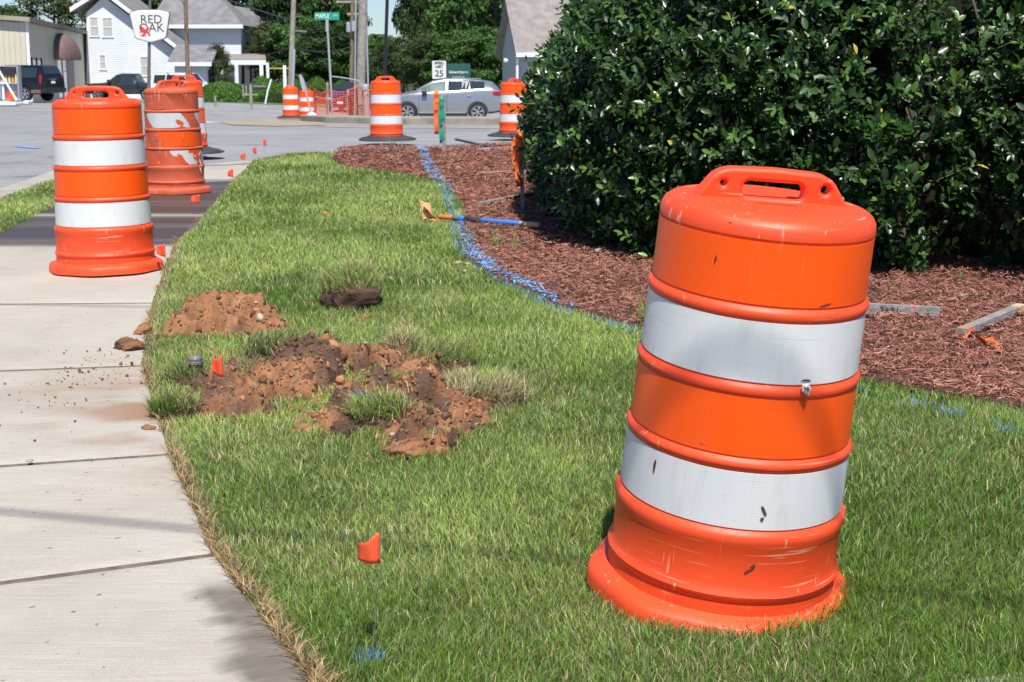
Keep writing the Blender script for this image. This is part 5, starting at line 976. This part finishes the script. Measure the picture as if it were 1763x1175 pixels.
# ============================================================ VEHICLES
def paint(name, c, metal=.5, rough=.3): return mat(name, c, rough, metal=metal, coat=.8)
m_cgl = mat('car window glass', (.025, .035, .04), .04, spec=.9); m_cgl2 = mat('lit car glass', (.07, .11, .10), .08, (.20, .25, .23), 1.5, spec=.9); m_tyre = mat('tyre rubber', (.02, .02, .021), .8); m_rim = mat('alloy rim', (.62, .63, .65), .25, metal=.85)  # lit glass is a paler copy with light put into its colour
m_blk = mat('black car trim', (.025, .025, .028), .45); m_red = mat('red lamp glass', (.45, .01, .012), .15); m_chr = mat('chrome', (.8, .8, .8), .12, metal=1); m_head = mat('headlamp glass', (.55, .58, .6), .08)
def car(name, label, cat, loc, rz, st, mt, wheels, wr, tr, sidewins, ends, boxes, glass=None, spokes=5):
    t = thing(name, label, cat, loc, rz, None); st = np.array(st, float); L = st[-1, 0]; cx = L / 2; gl = glass or m_cgl
    S = lambda x: [np.interp(x, st[:, 0], st[:, k]) for k in range(6)]      # x, halfwidth, zbottom, zbelt, zroof, roof halfwidth
    xs = sorted(set(list(st[:, 0]) + list(np.linspace(0, L, 26)))); b = MB(); n = 14
    for x in xs:
        _, w_, zb, zt, zr, wf = S(x); h = [(-w_ * .8, zb), (-w_ * .96, zb + .08), (-w_ * 1.0, zb + .5 * (zt - zb)), (-w_ * .975, zt - .06), (-w_ * .94, zt), (-wf, zr - .10 * min(1, max(0, zr - zt))), (-wf * .82, zr)]
        for (yy, zz) in h + [(-a, c_) for a, c_ in h[::-1]]: b.v.append((x - cx, yy, zz))
    for i in range(len(xs) - 1):
        for j in range(n): a = i * n; b.f.append((a + j, a + (j + 1) % n, a + n + (j + 1) % n, a + n + j))
    b.f.append(tuple(range(n))[::-1]); b.f.append(tuple((len(xs) - 1) * n + j for j in range(n)))
    o = link('body', b.mesh('body', mt, True), t)
    cut = MB()
    for x in wheels:
        for s in (-1, 1): k = len(cut.v); cut.lathe([(wr * 1.16, -.42), (wr * 1.16, .2)], 28, Matrix.Translation((x - cx, s * (tr + .05), wr)) @ Matrix.Rotation(R(90 * s), 4, 'X'), close=True)
    co = link('cut', cut.mesh('cut')); co.parent = t; md = o.modifiers.new('arches', 'BOOLEAN'); md.operation = 'DIFFERENCE'; md.object = co; md.solver = 'EXACT'
    dg = bpy.context.evaluated_depsgraph_get(); dg.update(); me = bpy.data.meshes.new_from_object(o.evaluated_get(dg)); o.modifiers.clear(); o.data = me; bpy.data.objects.remove(co)
    me.polygons.foreach_set('use_smooth', [True] * len(me.polygons)); me.set_sharp_from_angle(angle=R(35))
    for xa, xb in sidewins:
        for s in (-1, 1):
            b = MB(); X_ = np.linspace(xa, xb, 7)
            for x in X_:
                _, w_, zb, zt, zr, wf = S(x); z1 = zr - .10 * min(1, max(0, zr - zt)); y0, z0 = w_ * .94, zt
                for q, off in ((.10, .012), (.90, .012), (.90, -.01), (.10, -.01)): b.v.append((x - cx, s * (y0 + (wf - y0) * q + off), z0 + (z1 - z0) * q))
            for i in range(6):
                for j in range(4): b.f.append((i * 4 + j, i * 4 + (j + 1) % 4, i * 4 + 4 + (j + 1) % 4, i * 4 + 4 + j))
            b.f += [(0, 1, 2, 3), (24, 25, 26, 27)]; b.build('side_window', gl if (xa < 1.7 or glass is None) else m_cgl, t)
    for nm, xa, xb in ends:
        b = MB(); X_ = np.linspace(xa, xb, 6)
        for x in X_:
            _, w_, zb, zt, zr, wf = S(x)
            for q, off in ((-.78, .014), (.78, .014), (.78, -.02), (-.78, -.02)): b.v.append((x - cx + (off if xb > L * .6 else -off) * .6, wf * q, zr + off))
        for i in range(5):
            for j in range(4): b.f.append((i * 4 + j, i * 4 + (j + 1) % 4, i * 4 + 4 + (j + 1) % 4, i * 4 + 4 + j))
        b.f += [(0, 1, 2, 3), (20, 21, 22, 23)]; b.build(nm, gl, t)
    for x in wheels:
        for s in (-1, 1):
            M = Matrix.Translation((x - cx, s * tr, wr)) @ Matrix.Rotation(R(-90 * s), 4, 'X')
            wmesh = MB().lathe([(wr * .62, -.11), (wr * .93, -.11), (wr, -.08), (wr, .08), (wr * .94, .11), (wr * .68, .115), (wr * .64, .09), (wr * .60, .02), (.001, .02)], 30, M); wo = wmesh.build('wheel', m_tyre, t, True)
            rm = MB().lathe([(wr * .58, .06), (wr * .60, .10), (wr * .68, .112), (wr * .70, .10)], 30, M).lathe([(.001, .10), (wr * .16, .095), (wr * .17, .03)], 16, M)
            for i in range(spokes):
                a = 2 * math.pi * i / spokes + .3
                for da in (-.13, .13): c_, s_ = math.cos(a + da), math.sin(a + da); rm.box((c_ * wr * .39, s_ * wr * .39, .07), (wr * .50, wr * .105, .03), M, a + da * 1.6)
            rm.build('rim', m_rim, wo)
    for nm, m_, bb in boxes:
        for (x0, x1, y0, y1, z0, z1) in bb: MB().b6(x0 - cx, x1 - cx, y0, y1, z0, z1).build(nm, m_, t, bevel=.008)
    return t
def gz(px, py, Y): p = at(px, py, Y); return (p.x, Y, T(p.x, Y) + .02)
def gz2(px, py, Y): p = at(px, py, Y); return (p.x, Y, p.z)
XST = [(0, .55, .38, .76, .80, .4), (.10, .76, .28, .90, .95, .55), (.4, .87, .26, 1.0, 1.07, .66), (1.05, .92, .26, 1.10, 1.17, .72), (1.25, .93, .26, 1.12, 1.22, .70), (2.0, .93, .26, 1.15, 1.63, .62), (2.5, .93, .26, 1.17, 1.71, .62), (3.2, .93, .26, 1.21, 1.71, .61), (3.9, .93, .28, 1.28, 1.66, .58), (4.35, .92, .32, 1.30, 1.58, .55), (4.62, .90, .36, 1.22, 1.30, .58), (4.80, .86, .40, 1.05, 1.10, .6), (4.86, .82, .44, .85, .95, .6)]
lc = gz(766, 208, 59.8)
car('parked_car', 'silver crossover car passing behind the median drums, nose to the left', 'car', lc, R(1), XST, paint('silver metallic paint', (.36, .365, .375), .65, .27), (.95, 3.775), .375, .80, ((1.50, 2.50), (2.58, 3.42), (3.47, 4.05)), (('windshield', 1.33, 1.97), ('rear_window', 4.37, 4.62)),
    [('tail_lamp', m_red, [(4.38, 4.80, -.925, -.80, 1.06, 1.20), (4.38, 4.80, .80, .925, 1.06, 1.20)]), ('headlamp', m_head, [(.12, .62, -.80, -.70, .74, .90), (.12, .62, .70, .80, .74, .90)]), ('sill_trim', m_chr, [(1.4, 3.3, -.95, -.90, .33, .37), (1.4, 3.3, .90, .95, .33, .37)]), ('lower_cladding', m_blk, [(1.4, 3.33, -.935, .935, .19, .31)]), ('mirror', m_blk, [(1.55, 1.75, -1.06, -.90, 1.06, 1.20), (1.55, 1.75, .90, 1.06, 1.06, 1.20)]), ('roof_rail', m_chr, [(2.2, 3.9, -.56, -.52, 1.68, 1.72), (2.2, 3.9, .52, .56, 1.68, 1.72)]),
     ('door_handle', m_chr, [(2.25, 2.45, -.955, -.90, .96, .99), (3.35, 3.5, -.955, -.90, 1.0, 1.03)]), ('bumper', m_blk, [(4.6, 4.88, -.78, .78, .36, .50), (-.02, .2, -.62, .62, .34, .46)]), ('door_seam', m_blk, [(2.54, 2.552, -.932, -.90, .38, 1.08), (1.42, 1.432, -.932, -.90, .40, 1.04)])], m_cgl2, 6)
BST = [(0, .75, .45, .9, 1.0, .6), (.1, .90, .38, 1.0, 1.1, .7), (1.2, .98, .35, 1.12, 1.2, .8), (1.5, 1.0, .35, 1.16, 1.25, .78), (2.1, 1.0, .35, 1.18, 1.85, .74), (2.6, 1.0, .35, 1.2, 1.93, .74), (4.6, 1.0, .38, 1.2, 1.92, .74), (4.9, .99, .42, 1.2, 1.86, .74), (5.08, .98, .45, 1.15, 1.45, .78), (5.13, .96, .5, 1.1, 1.2, .8)]
lc = gz2(27, 180, 80)
car('parked_car', 'black full size suv parked before the metal building, tail towards the road', 'car', (lc[0], 80, T(lc[0], 80) + .03), R(-21), BST, mat('black car paint', (.005, .006, .010), .3, coat=.3), (1.0, 4.0), .40, .86, ((1.75, 2.6), (2.7, 3.6), (3.7, 4.75)), (('windshield', 1.55, 2.1), ('rear_window', 4.88, 5.07)),
    [('tail_lamp', m_red, [(5.0, 5.10, -.97, -.86, .95, 1.38), (5.0, 5.10, .86, .97, .95, 1.38)]), ('bumper', m_blk, [(4.95, 5.24, -.93, .93, .48, .72)]), ('lower_trim', mat('tan dusty lower trim', (.16, .13, .10), .5), [(4.45, 5.05, -1.005, -.9, .44, .62), (1.5, 3.5, -1.005, -.9, .40, .52)]), ('licence_plate', m_trim, [(5.12, 5.15, -.16, .16, .95, 1.08)]), ('emblem', m_chr, [(5.11, 5.14, -.3, .3, 1.17, 1.2)])], None, 5)
PST = [(0, .7, .55, .95, 1.02, .55), (.12, .88, .45, 1.02, 1.10, .7), (1.3, .95, .42, 1.1, 1.18, .8), (1.6, .95, .42, 1.12, 1.22, .78), (2.25, .95, .42, 1.14, 1.72, .70), (2.6, .95, .42, 1.15, 1.80, .70), (3.45, .95, .42, 1.15, 1.78, .70), (3.72, .95, .42, 1.15, 1.22, .80), (3.85, .95, .42, 1.15, 1.18, .88), (5.4, .95, .48, 1.15, 1.18, .88), (5.5, .93, .5, 1.13, 1.15, .86)]
lc = gz2(221, 174, 100); car('pickup_truck', 'dark grey crew cab pickup parked by the white gabled house', 'truck', (lc[0], 100, T(lc[0], 100) + .02), R(-6), PST, paint('dark grey truck paint', (.045, .055, .075), .5, .3), (.98, 4.35), .40, .82, ((1.85, 2.62), (2.74, 3.42)), (('windshield', 1.66, 2.22), ('rear_window', 3.5, 3.7)),
    [('tail_lamp', m_red, [(5.40, 5.52, -.93, -.84, .85, 1.1)]), ('headlamp', m_head, [(.1, .4, -.86, -.76, .85, 1.0)]), ('bumper', m_blk, [(-.08, .12, -.8, .8, .5, .72), (5.45, 5.6, -.85, .85, .55, .72)]), ('mirror', m_blk, [(1.75, 1.95, -1.15, -.93, 1.15, 1.38)]), ('door_handle', m_chr, [(2.5, 2.65, -.965, -.92, 1.03, 1.06)])], m_cgl2, 6)
lc = gz2(322, 182, 93); car('parked_car', 'white car with dark windows parked between the pickup and the big green shrub', 'car', (lc[0], 93, T(lc[0], 93) + .02), R(152), [(a[0] * .9, a[1] * .95, a[2] * .8, a[3] * .9, a[4] * .93, a[5]) for a in BST], paint('white car paint', (.72, .75, .78), .1, .3), (.9, 3.7), .36, .82, ((1.6, 2.35), (2.45, 3.2), (3.3, 4.2)), (('windshield', 1.4, 1.88), ('rear_window', 4.42, 4.55)),
    [('grille', m_blk, [(-.06, .12, -.7, .7, .35, .82)]), ('headlamp', m_head, [(-.02, .2, -.8, -.55, .70, .86), (-.02, .2, .55, .8, .70, .86)])], None, 6)
SST = [(0, .6, .3, .62, .68, .5), (.2, .82, .22, .72, .78, .62), (1.2, .88, .2, .86, .92, .7), (1.5, .89, .2, .9, 1.0, .7), (2.2, .89, .2, .92, 1.40, .58), (3.0, .89, .2, .93, 1.42, .58), (3.8, .88, .22, .94, 1.05, .66), (4.5, .85, .3, .9, .96, .66), (4.65, .7, .4, .8, .84, .5)]
lc = gz2(603, 186, 76); car('parked_car', 'dark blue sedan facing the road behind the orange net', 'car', (lc[0], 76, T(lc[0], 76) + .02), R(84), SST, paint('dark blue car paint', (.02, .035, .075), .3, .25), (.85, 3.6), .33, .76, ((1.7, 2.5), (2.6, 3.5)), (('windshield', 1.55, 2.2), ('rear_window', 3.05, 3.75)),
    [('headlamp', m_head, [(-.02, .3, -.75, -.5, .58, .70), (-.02, .3, .5, .75, .58, .70)]), ('grille', m_blk, [(-.05, .1, -.5, .5, .3, .55)]), ('licence_plate', m_trim, [(-.08, -.05, -.16, .16, .36, .48)])])
# ============================================================ SIGNS, POLES, FENCE
m_pole = mat('weathered utility pole wood', (.22, .20, .17), .9, (.33, .31, .27), 6, .4, 20); m_pole2 = mat('brown utility pole wood', (.17, .11, .08), .9, (.24, .17, .12), 6); m_galv = mat('galvanised post', (.42, .45, .50), .45, metal=.3)
m_sgw = mat('white sign face', (.68, .68, .66), .5); m_sgk = mat('black lettering', (.03, .03, .035), .6); m_sgr = mat('red emblem', (.62, .05, .06), .5); m_sgg = mat('green sign face', (.01, .30, .20), .45); m_dgr = mat('dark green board', (.018, .085, .075), .5)
def pole(pxs, Y, r0, r1, name, label, cat, mt, grp=None, n=10):
    p = at(*pxs[1], Y); base = Vector((p.x, Y, T(p.x, Y) + (.15 if 51 < Y < 56 else 0))); tp = at(*pxs[0], Y); t = thing(name, label, cat, tuple(base), 0, grp); q = tp - base
    MB().tube([(0, 0, -.3), tuple(q * .5), tuple(q)], [r0, (r0 + r1) / 2, r1], n).build('post', mt, t, True); return t, q, base
U = 'utility poles'
t, q, b0 = pole([(627, -60), (619, 205)], 54.2, .175, .155, 'utility_pole', 'thick grey utility pole standing in the orange net enclosure', 'utility pole', m_pole, U, 16)
MB().tube([(-.17, -.08, 0), (-.02, -.1, 5)], .03, 6).build('conduit', m_galv, t); MB().lathe([(.09, -.1), (.09, 1.05), (.11, 1.06), (.11, 1.16), (.03, 1.2)], 16, Matrix.Translation((.26, -.2, 0))).build('riser_pipe', mat('pinkish concrete riser', (.50, .42, .38), .8), t, True)
MB().lathe([(.10, .98), (.13, 1.0), (.13, 1.12), (.10, 1.14)], 12, Matrix.Translation((.26, -.2, 0))).build('collar', m_galv, t)
t, q, b0 = pole([(508, -60), (498.5, 190)], 74, .15, .12, 'utility_pole', 'grey wooden utility pole left of the street name sign', 'utility pole', m_pole, U)
MB().tube([(.14, -.14, 0), (.14 + q.x * .42, -.14, q.z * .42)], .07, 8).build('conduit', m_galv, t); MB().b6(-.26, -.11, -.08, .08, 0, 2.15).build('marker_board', m_trim, t); MB().tube([(.45, -.2, 3.8), (1.0, -.2, 3.75)], .11, 8).build('cable_splice', m_blk, t)
MB().b6(-1.1, -.3, -.1, .05, 5.55, 5.72).b6(.75, 1.5, -.1, .05, 5.5, 5.68).build('transformer_bracket', mat('pale blue fixture', (.35, .6, .65), .5), t)
t, q, b0 = pole([(607, -8), (604, 180)], 88, .14, .12, 'utility_pole', 'thin brown utility pole with a crossarm behind the thick one', 'utility pole', m_pole2, U)
zc = at(607, 4, 88).z - b0.z; MB().b6(-.75, .95, -.08, .08, zc - .05, zc + .08).b6(-.1, 1.1, -.08, .08, zc - .75, zc - .62).build('crossarm', m_pole, t); MB().lathe([(.02, 0), (.13, .02), (.13, .55), (.02, .6)], 10, Matrix.Translation((-.02, -.3, zc - 1.75))).lathe([(.02, 0), (.13, .02), (.13, .55), (.02, .6)], 10, Matrix.Translation((.28, -.3, zc - 1.7))).build('transformer', m_galv, t, True)
t, q, b0 = pole([(318, -40), (325, 178)], 88, .13, .12, 'utility_pole', 'leaning brown utility pole right of the signboard', 'utility pole', m_pole2, U)
MB().b6(.0, .25, -.2, .0, 1.0, 2.1).build('meter_box', m_pole2, t)
pole([(629, -40), (635, 195)], 54.6, .035, .035, 'guy_wire_guard', 'thin pale tube leaning right beside the thick utility pole', 'guy guard', m_galv)
pole([(668, -40), (660, 196)], 66, .085, .075, 'lamp_pole', 'tall slim black lamp pole against the gap of sky', 'lamp pole', mat('black pole paint', (.012, .013, .016), .4))
# street name sign
t, q, b0 = pole([(563, 34), (573, 204)], 53, .040, .040, 'street_sign', 'green street name sign on a tall grey post on the median', 'street sign', m_galv)
c = q; MB().b6(c.x - .44, c.x + .44, c.y - .012, c.y + .004, c.z - .02, c.z + .25).build('sign_blade', m_sgg, t, bevel=.004); text('MAPLE', .21, m_sgw, Matrix.Translation((c.x - .16, c.y - .016, c.z + .115)) @ FRONT, t, 'lettering', .8, 1, .004); text('AVE', .10, m_sgw, Matrix.Translation((c.x + .30, c.y - .016, c.z + .14)) @ FRONT, t, 'lettering', .9)
MB().b6(c.x - .05, c.x + .05, c.y - .03, c.y + .03, c.z - .42, c.z - .021).build('bracket', m_galv, t)
A = gp(572, 206); MB().tube([(-.0, -.05, 1.42), (.5, -.08, 1.36), (.95, -.1, 1.28), (1.1, -.1, 1.1), (1.14, -.1, .9)], .022, 6).build('bent_arm', m_galv, t, True)
# signboard RED OAK
t, q, b0 = pole([(259, -30), (256, 195)], 76, .10, .06, 'signboard', 'white shield shaped shop signboard on a single grey pole', 'sign', mat('dull sign pole', (.13, .12, .13), .5))
Yb = -.12; out = rounded([(-1.02, .78), (-.5, .90), (.5, .90), (1.02, .78), (.78, -.50), (0, -.72), (-.78, -.50)], .14); cz = at(259, 49, 76).z - b0.z; M = Matrix.Translation((q.x * .8, Yb, cz)) @ FRONT
me = cutout('sign_panel', [out], .16, m_sgw, .03, M); pn = link('sign_panel', me, t); o2 = [(x * 1.035, z * 1.035 + .004) for x, z in out]; link('sign_edge', cutout('sign_edge', [o2], .10, mat('dark sign edge', (.12, .10, .10), .5), .01, Matrix.Translation((0, .03, 0)) @ M), pn)
text('RED', .60, m_sgk, Matrix.Translation((q.x * .8 + .08, Yb - .085, cz + .42)) @ FRONT, pn, 'lettering', 1.0, 1.02); text('OAK', .60, m_sgk, Matrix.Translation((q.x * .8 + .08, Yb - .085, cz + .00)) @ FRONT, pn, 'lettering', 1.0, 1.02)
lion = [(-.52, .02), (-.42, .10), (-.34, .05), (-.28, -.06), (-.16, -.02), (-.02, .06), (-.06, -.06), (-.14, -.12), (-.05, -.20), (.02, -.36), (-.06, -.40), (-.12, -.26), (-.22, -.24), (-.24, -.38), (-.38, -.42), (-.52, -.34), (-.40, -.32), (-.33, -.24), (-.40, -.20), (-.54, -.24), (-.50, -.14), (-.38, -.12), (-.46, -.04)]
link('emblem', cutout('emblem', [lion], .004, m_sgr, .0005, Matrix.Translation((q.x * .8, Yb - .093, cz + .0)) @ FRONT), pn)
text('BREWERY', .07, m_sgr, Matrix.Translation((q.x * .8 + .3, Yb - .085, cz - .34)) @ FRONT, pn) if False else None
# speed limit sign and green board
t, q, b0 = pole([(757, 108), (757, 205)], 66, .03, .03, 'speed_limit_sign', 'white speed limit 25 sign above the silver car', 'road sign', m_galv)
z1 = at(757, 105, 66).z - b0.z; z0 = at(757, 136, 66).z - b0.z; link('sign_plate', cutout('sign_plate', [rounded([(-.31, z0), (.31, z0), (.31, z1), (-.31, z1)], .05)], .012, m_sgw, .002, Matrix.Translation((0, -.045, 0)) @ FRONT), t)
for s_, zz, sz in (('SPEED', .86, .155), ('LIMIT', .66, .155), ('25', .28, .40)): text(s_, sz, m_sgk, Matrix.Translation((0, -.054, z0 + (z1 - z0) * zz)) @ FRONT, t, 'lettering', 1.0, 1, .006)
p = at(790, 200, 68); b0 = Vector((p.x, 68, T(p.x, 68))); t = thing('office_signboard', 'dark green office signboard with white lettering above the silver car', 'sign', tuple(b0)); z1 = at(790, 110, 68).z - b0.z; z0 = at(790, 138, 68).z - b0.z
MB().b6(-.54, .54, -.05, .05, z0, z1).build('panel', m_dgr, t, bevel=.01); MB().b6(-.54, -.46, -.05, .05, 0, z0).b6(.46, .54, -.05, .05, 0, z0).build('post', m_dgr, t)
text('Edward Jones', .155, m_sgw, Matrix.Translation((0, -.056, z0 + (z1 - z0) * .48)) @ FRONT, t, 'lettering', 1.02, 1, .004); text('INVESTMENTS', .085, m_sgw, Matrix.Translation((0, -.056, z0 + (z1 - z0) * .17)) @ FRONT, t, 'lettering', 1.1)
# paddle marker, leaning post, mailbox, small things
p = gp(537, 205.1); t = thing('paddle_marker', 'grey paddle marker on a thin leaning post before the median drums', 'marker', (p.x, p.y, p.z + .12)); MB().tube([(0, 0, 0), (-.20, 0, .85)], .028, 8).build('post', m_galv, t); link('paddle', cutout('paddle', [rounded([(-.29, .80), (-.16, .78), (-.23, 1.18), (-.33, 1.36), (-.40, 1.34), (-.36, 1.1)], .05)], .03, m_galv, .004, FRONT), t); MB().lathe([(.17, 0), (.16, .05), (.05, .10), (0, .11)], 16).build('base', m_trim, t, True)
p = gp(456, 186); t = pole([(467, 137), (455, 184)], 82, .055, .055, 'delineator_post', 'leaning white post on the far lawn', 'post', m_trim)[0]
p = gp(433, 186.5); t = thing('mailbox', 'black mailbox on a wooden post at the edge of the far lawn', 'mailbox', tuple(p)); MB().b6(-.06, .06, -.06, .06, 0, 1.15).b6(-.35, .35, -.04, .04, .62, .70).b6(-.40, -.34, -.05, .05, .55, 1.15).b6(-.25, -.2, -.05, .05, .6, 1.1).build('post', m_pole, t)
MB().add([(.12 + x, y, z) for x in (0, .62) for y, z in [(-.11, .88), (.11, .88), (.11, 1.02), (.06, 1.10), (0, 1.13), (-.06, 1.10), (-.11, 1.02)]], [tuple(range(7)), tuple(range(7, 14))[::-1]] + [(i, (i + 1) % 7, 7 + (i + 1) % 7, 7 + i) for i in range(7)]).build('box', m_blk, t)
p = gp(371, 184); t = thing('lawn_stub', 'short wooden stub on the lawn edge beside the big round shrub', 'stub', tuple(p)); MB().lathe([(.06, -.05), (.055, .48), (.0, .5)], 8).build('stub', m_pole, t)
A = at(461, 118, 107); B = at(497, 119, 107); t = thing('barrier_arm', 'white post with a thin yellow bar beside the grey utility pole', 'barrier', (A.x, 107, T(A.x, 107))); MB().b6(-.10, .10, -.1, .1, 0, A.z - T(A.x, 107) + .4).build('post', m_trim, t); MB().b6(.1, B.x - A.x, -.03, .03, A.z - T(A.x, 107) - .04, A.z - T(A.x, 107) + .04).build('bar', mat('yellow bar', (.6, .45, .12), .5), t)
# orange safety net round the utility work
m_net = mat('orange plastic net', (.70, .10, .045), .6)
t = thing('safety_fence', 'orange plastic safety net sagging round the thick utility pole', 'fence', (0, 0, 0))
def net(path, name):
    b = MB(); tot = 0
    for (x0, y0, h0), (x1, y1, h1) in zip(path[:-1], path[1:]):
        L = math.hypot(x1 - x0, y1 - y0); n = max(2, int(L / .13)); rows = 10
        def P(s, v):
            x = x0 + (x1 - x0) * s; y = y0 + (y1 - y0) * s; h = h0 + (h1 - h0) * s - .16 * math.sin(s * math.pi); g = T(x, y) + (.15 if 50.5 < y < 56.5 and x > -7.4 else 0) + .02; return Vector((x, y + .03 * math.sin(9 * x + 5 * v), g + h * v))
        for i in range(n + 1):
            b.tube([P(i / n, v / 5) for v in range(6)], .008, 3, False)
        for j in range(rows + 1): b.tube([P(i / n, j / rows) for i in range(0, n + 1, 2)] if n > 2 else [P(0, j / rows), P(1, j / rows)], .007 if j < rows else .016, 3, False)
    return b.build(name, m_net, t)
f = lambda px, Y: (at(px, 200, Y).x, Y)
path = [(*f(541, 51.6), .95), (*f(565, 52.6), .92), (*f(617, 53.6), 1.1), (*f(642, 54), 1.0)]; net(path, 'front_net')
net([(*f(617, 53.6), 1.05), (*f(600, 57.5), 1.0), (*f(545, 57.8), .95), (*f(528, 53.5), 1.0)], 'back_net')
for px, Y, h_ in ((565, 52.6, 1.2), (528, 53.5, 1.1), (642, 54, 1.15), (600, 57.5, 1.1)):
    x = f(px, Y)[0]; z = T(x, Y) + .14; MB().b6(x - .04, x + .04, Y - .03, Y + .03, z, z + h_).build('stake', m_pole, t)
# roadside clutter at the far left
p = gz2(18, 176, 73); z0 = T(p[0], 73); t = thing('display_cabinet', 'grey open cabinet with coloured bottles at the left edge of the lot', 'cabinet', (p[0], 73, z0 + .25)); MB().b6(-.5, -.44, 0, .5, 0, 1.65).b6(.40, .46, 0, .5, 0, 1.65).b6(-.44, .40, .44, .5, 0, 1.65).b6(-.44, .40, 0, .44, 1.59, 1.65).b6(-.44, .40, 0, .44, 0, .06).b6(-.44, .40, .02, .44, .75, .79).build('case', m_galv, t); MB().b6(-.38, .3, -.02, .0, 1.2, 1.5).build('header_panel', m_blk, t)
for i, c_ in enumerate([(.6, .12, .10), (.75, .5, .08), (.55, .6, .45), (.7, .3, .08), (.62, .55, .2)]): MB().lathe([(.06, 0), (.06, .30), (.025, .38), (.025, .44), (0, .44)], 10, Matrix.Translation((-.34 + .16 * i, .12, .79))).build('bottle', mat('bottle colour %d' % i, c_, .4), t, True)
p = gz2(20, 178, 71.5); t = thing('orange_bucket', 'orange bucket before the display cabinet', 'bucket', (p[0], 71.5, T(p[0], 71.5) + .18)); MB().lathe([(.0, 0), (.20, 0), (.27, .42), (.29, .44), (.27, .46), (.24, .42), (.0, .1)], 20).build('pail', m_ribbon, t, True)
p = gz2(2, 178, 71); z0 = T(p[0], 71); t = thing('a_frame', 'white A shaped frame at the left edge of the picture', 'frame', (p[0], 71, z0 + .15))
MB().tube([(-.15, 0, 1.75), (.75, 0, .1)], .055, 6).tube([(-.15, 0, 1.75), (-.9, 0, .1)], .055, 6).tube([(.10, .1, .1), (.10, .1, 1.05)], .06, 6).tube([(-.5, .0, .9), (.30, 0, .9)], .04, 6).build('frame', m_trim, t)
for i, (px, py, Y, sx, sy, sz, lab) in enumerate([(12, 180, 71, .62, .6, .16, 'low white concrete block under the A shaped frame'), (40, 176, 74, .38, .4, .18, 'low white concrete block right of the orange bucket')]):
    p = gz2(px, py, Y); o = MB().b6(-sx, sx, -sy, sy, 0, sz).build('concrete_block', m_trim, None, bevel=.06); o.location = (p[0], Y, T(p[0], Y) - .01); tag(o, lab, 'block')
# overhead wires in the distance
P5 = lambda px, py, Y: tuple(at(px, py, Y))
cable('overhead_cable', (P5(200, -80, 96), P5(504, 36, 74)), .035, 'dark wire running from the upper left down to the grey utility pole', .25)
cable('overhead_cable', (P5(502, 80, 74), P5(605, 80, 88)), .035, 'dark wire between the grey pole and the brown pole', .3)
cable('overhead_cable', (P5(440, 92, 110), P5(502, 80, 74)), .025, 'thin wire from the porch of the large house to the grey utility pole', .2)
cable('overhead_cable', (P5(502, 62, 74), P5(606, 58, 88)), .020, 'upper thin wire between the grey pole and the brown pole', .2)
cable('overhead_cable', (P5(290, -50, 88), P5(319, 14, 88)), .02, 'thin wire meeting the leaning brown pole', .05)
bpy.context.view_layer.update()
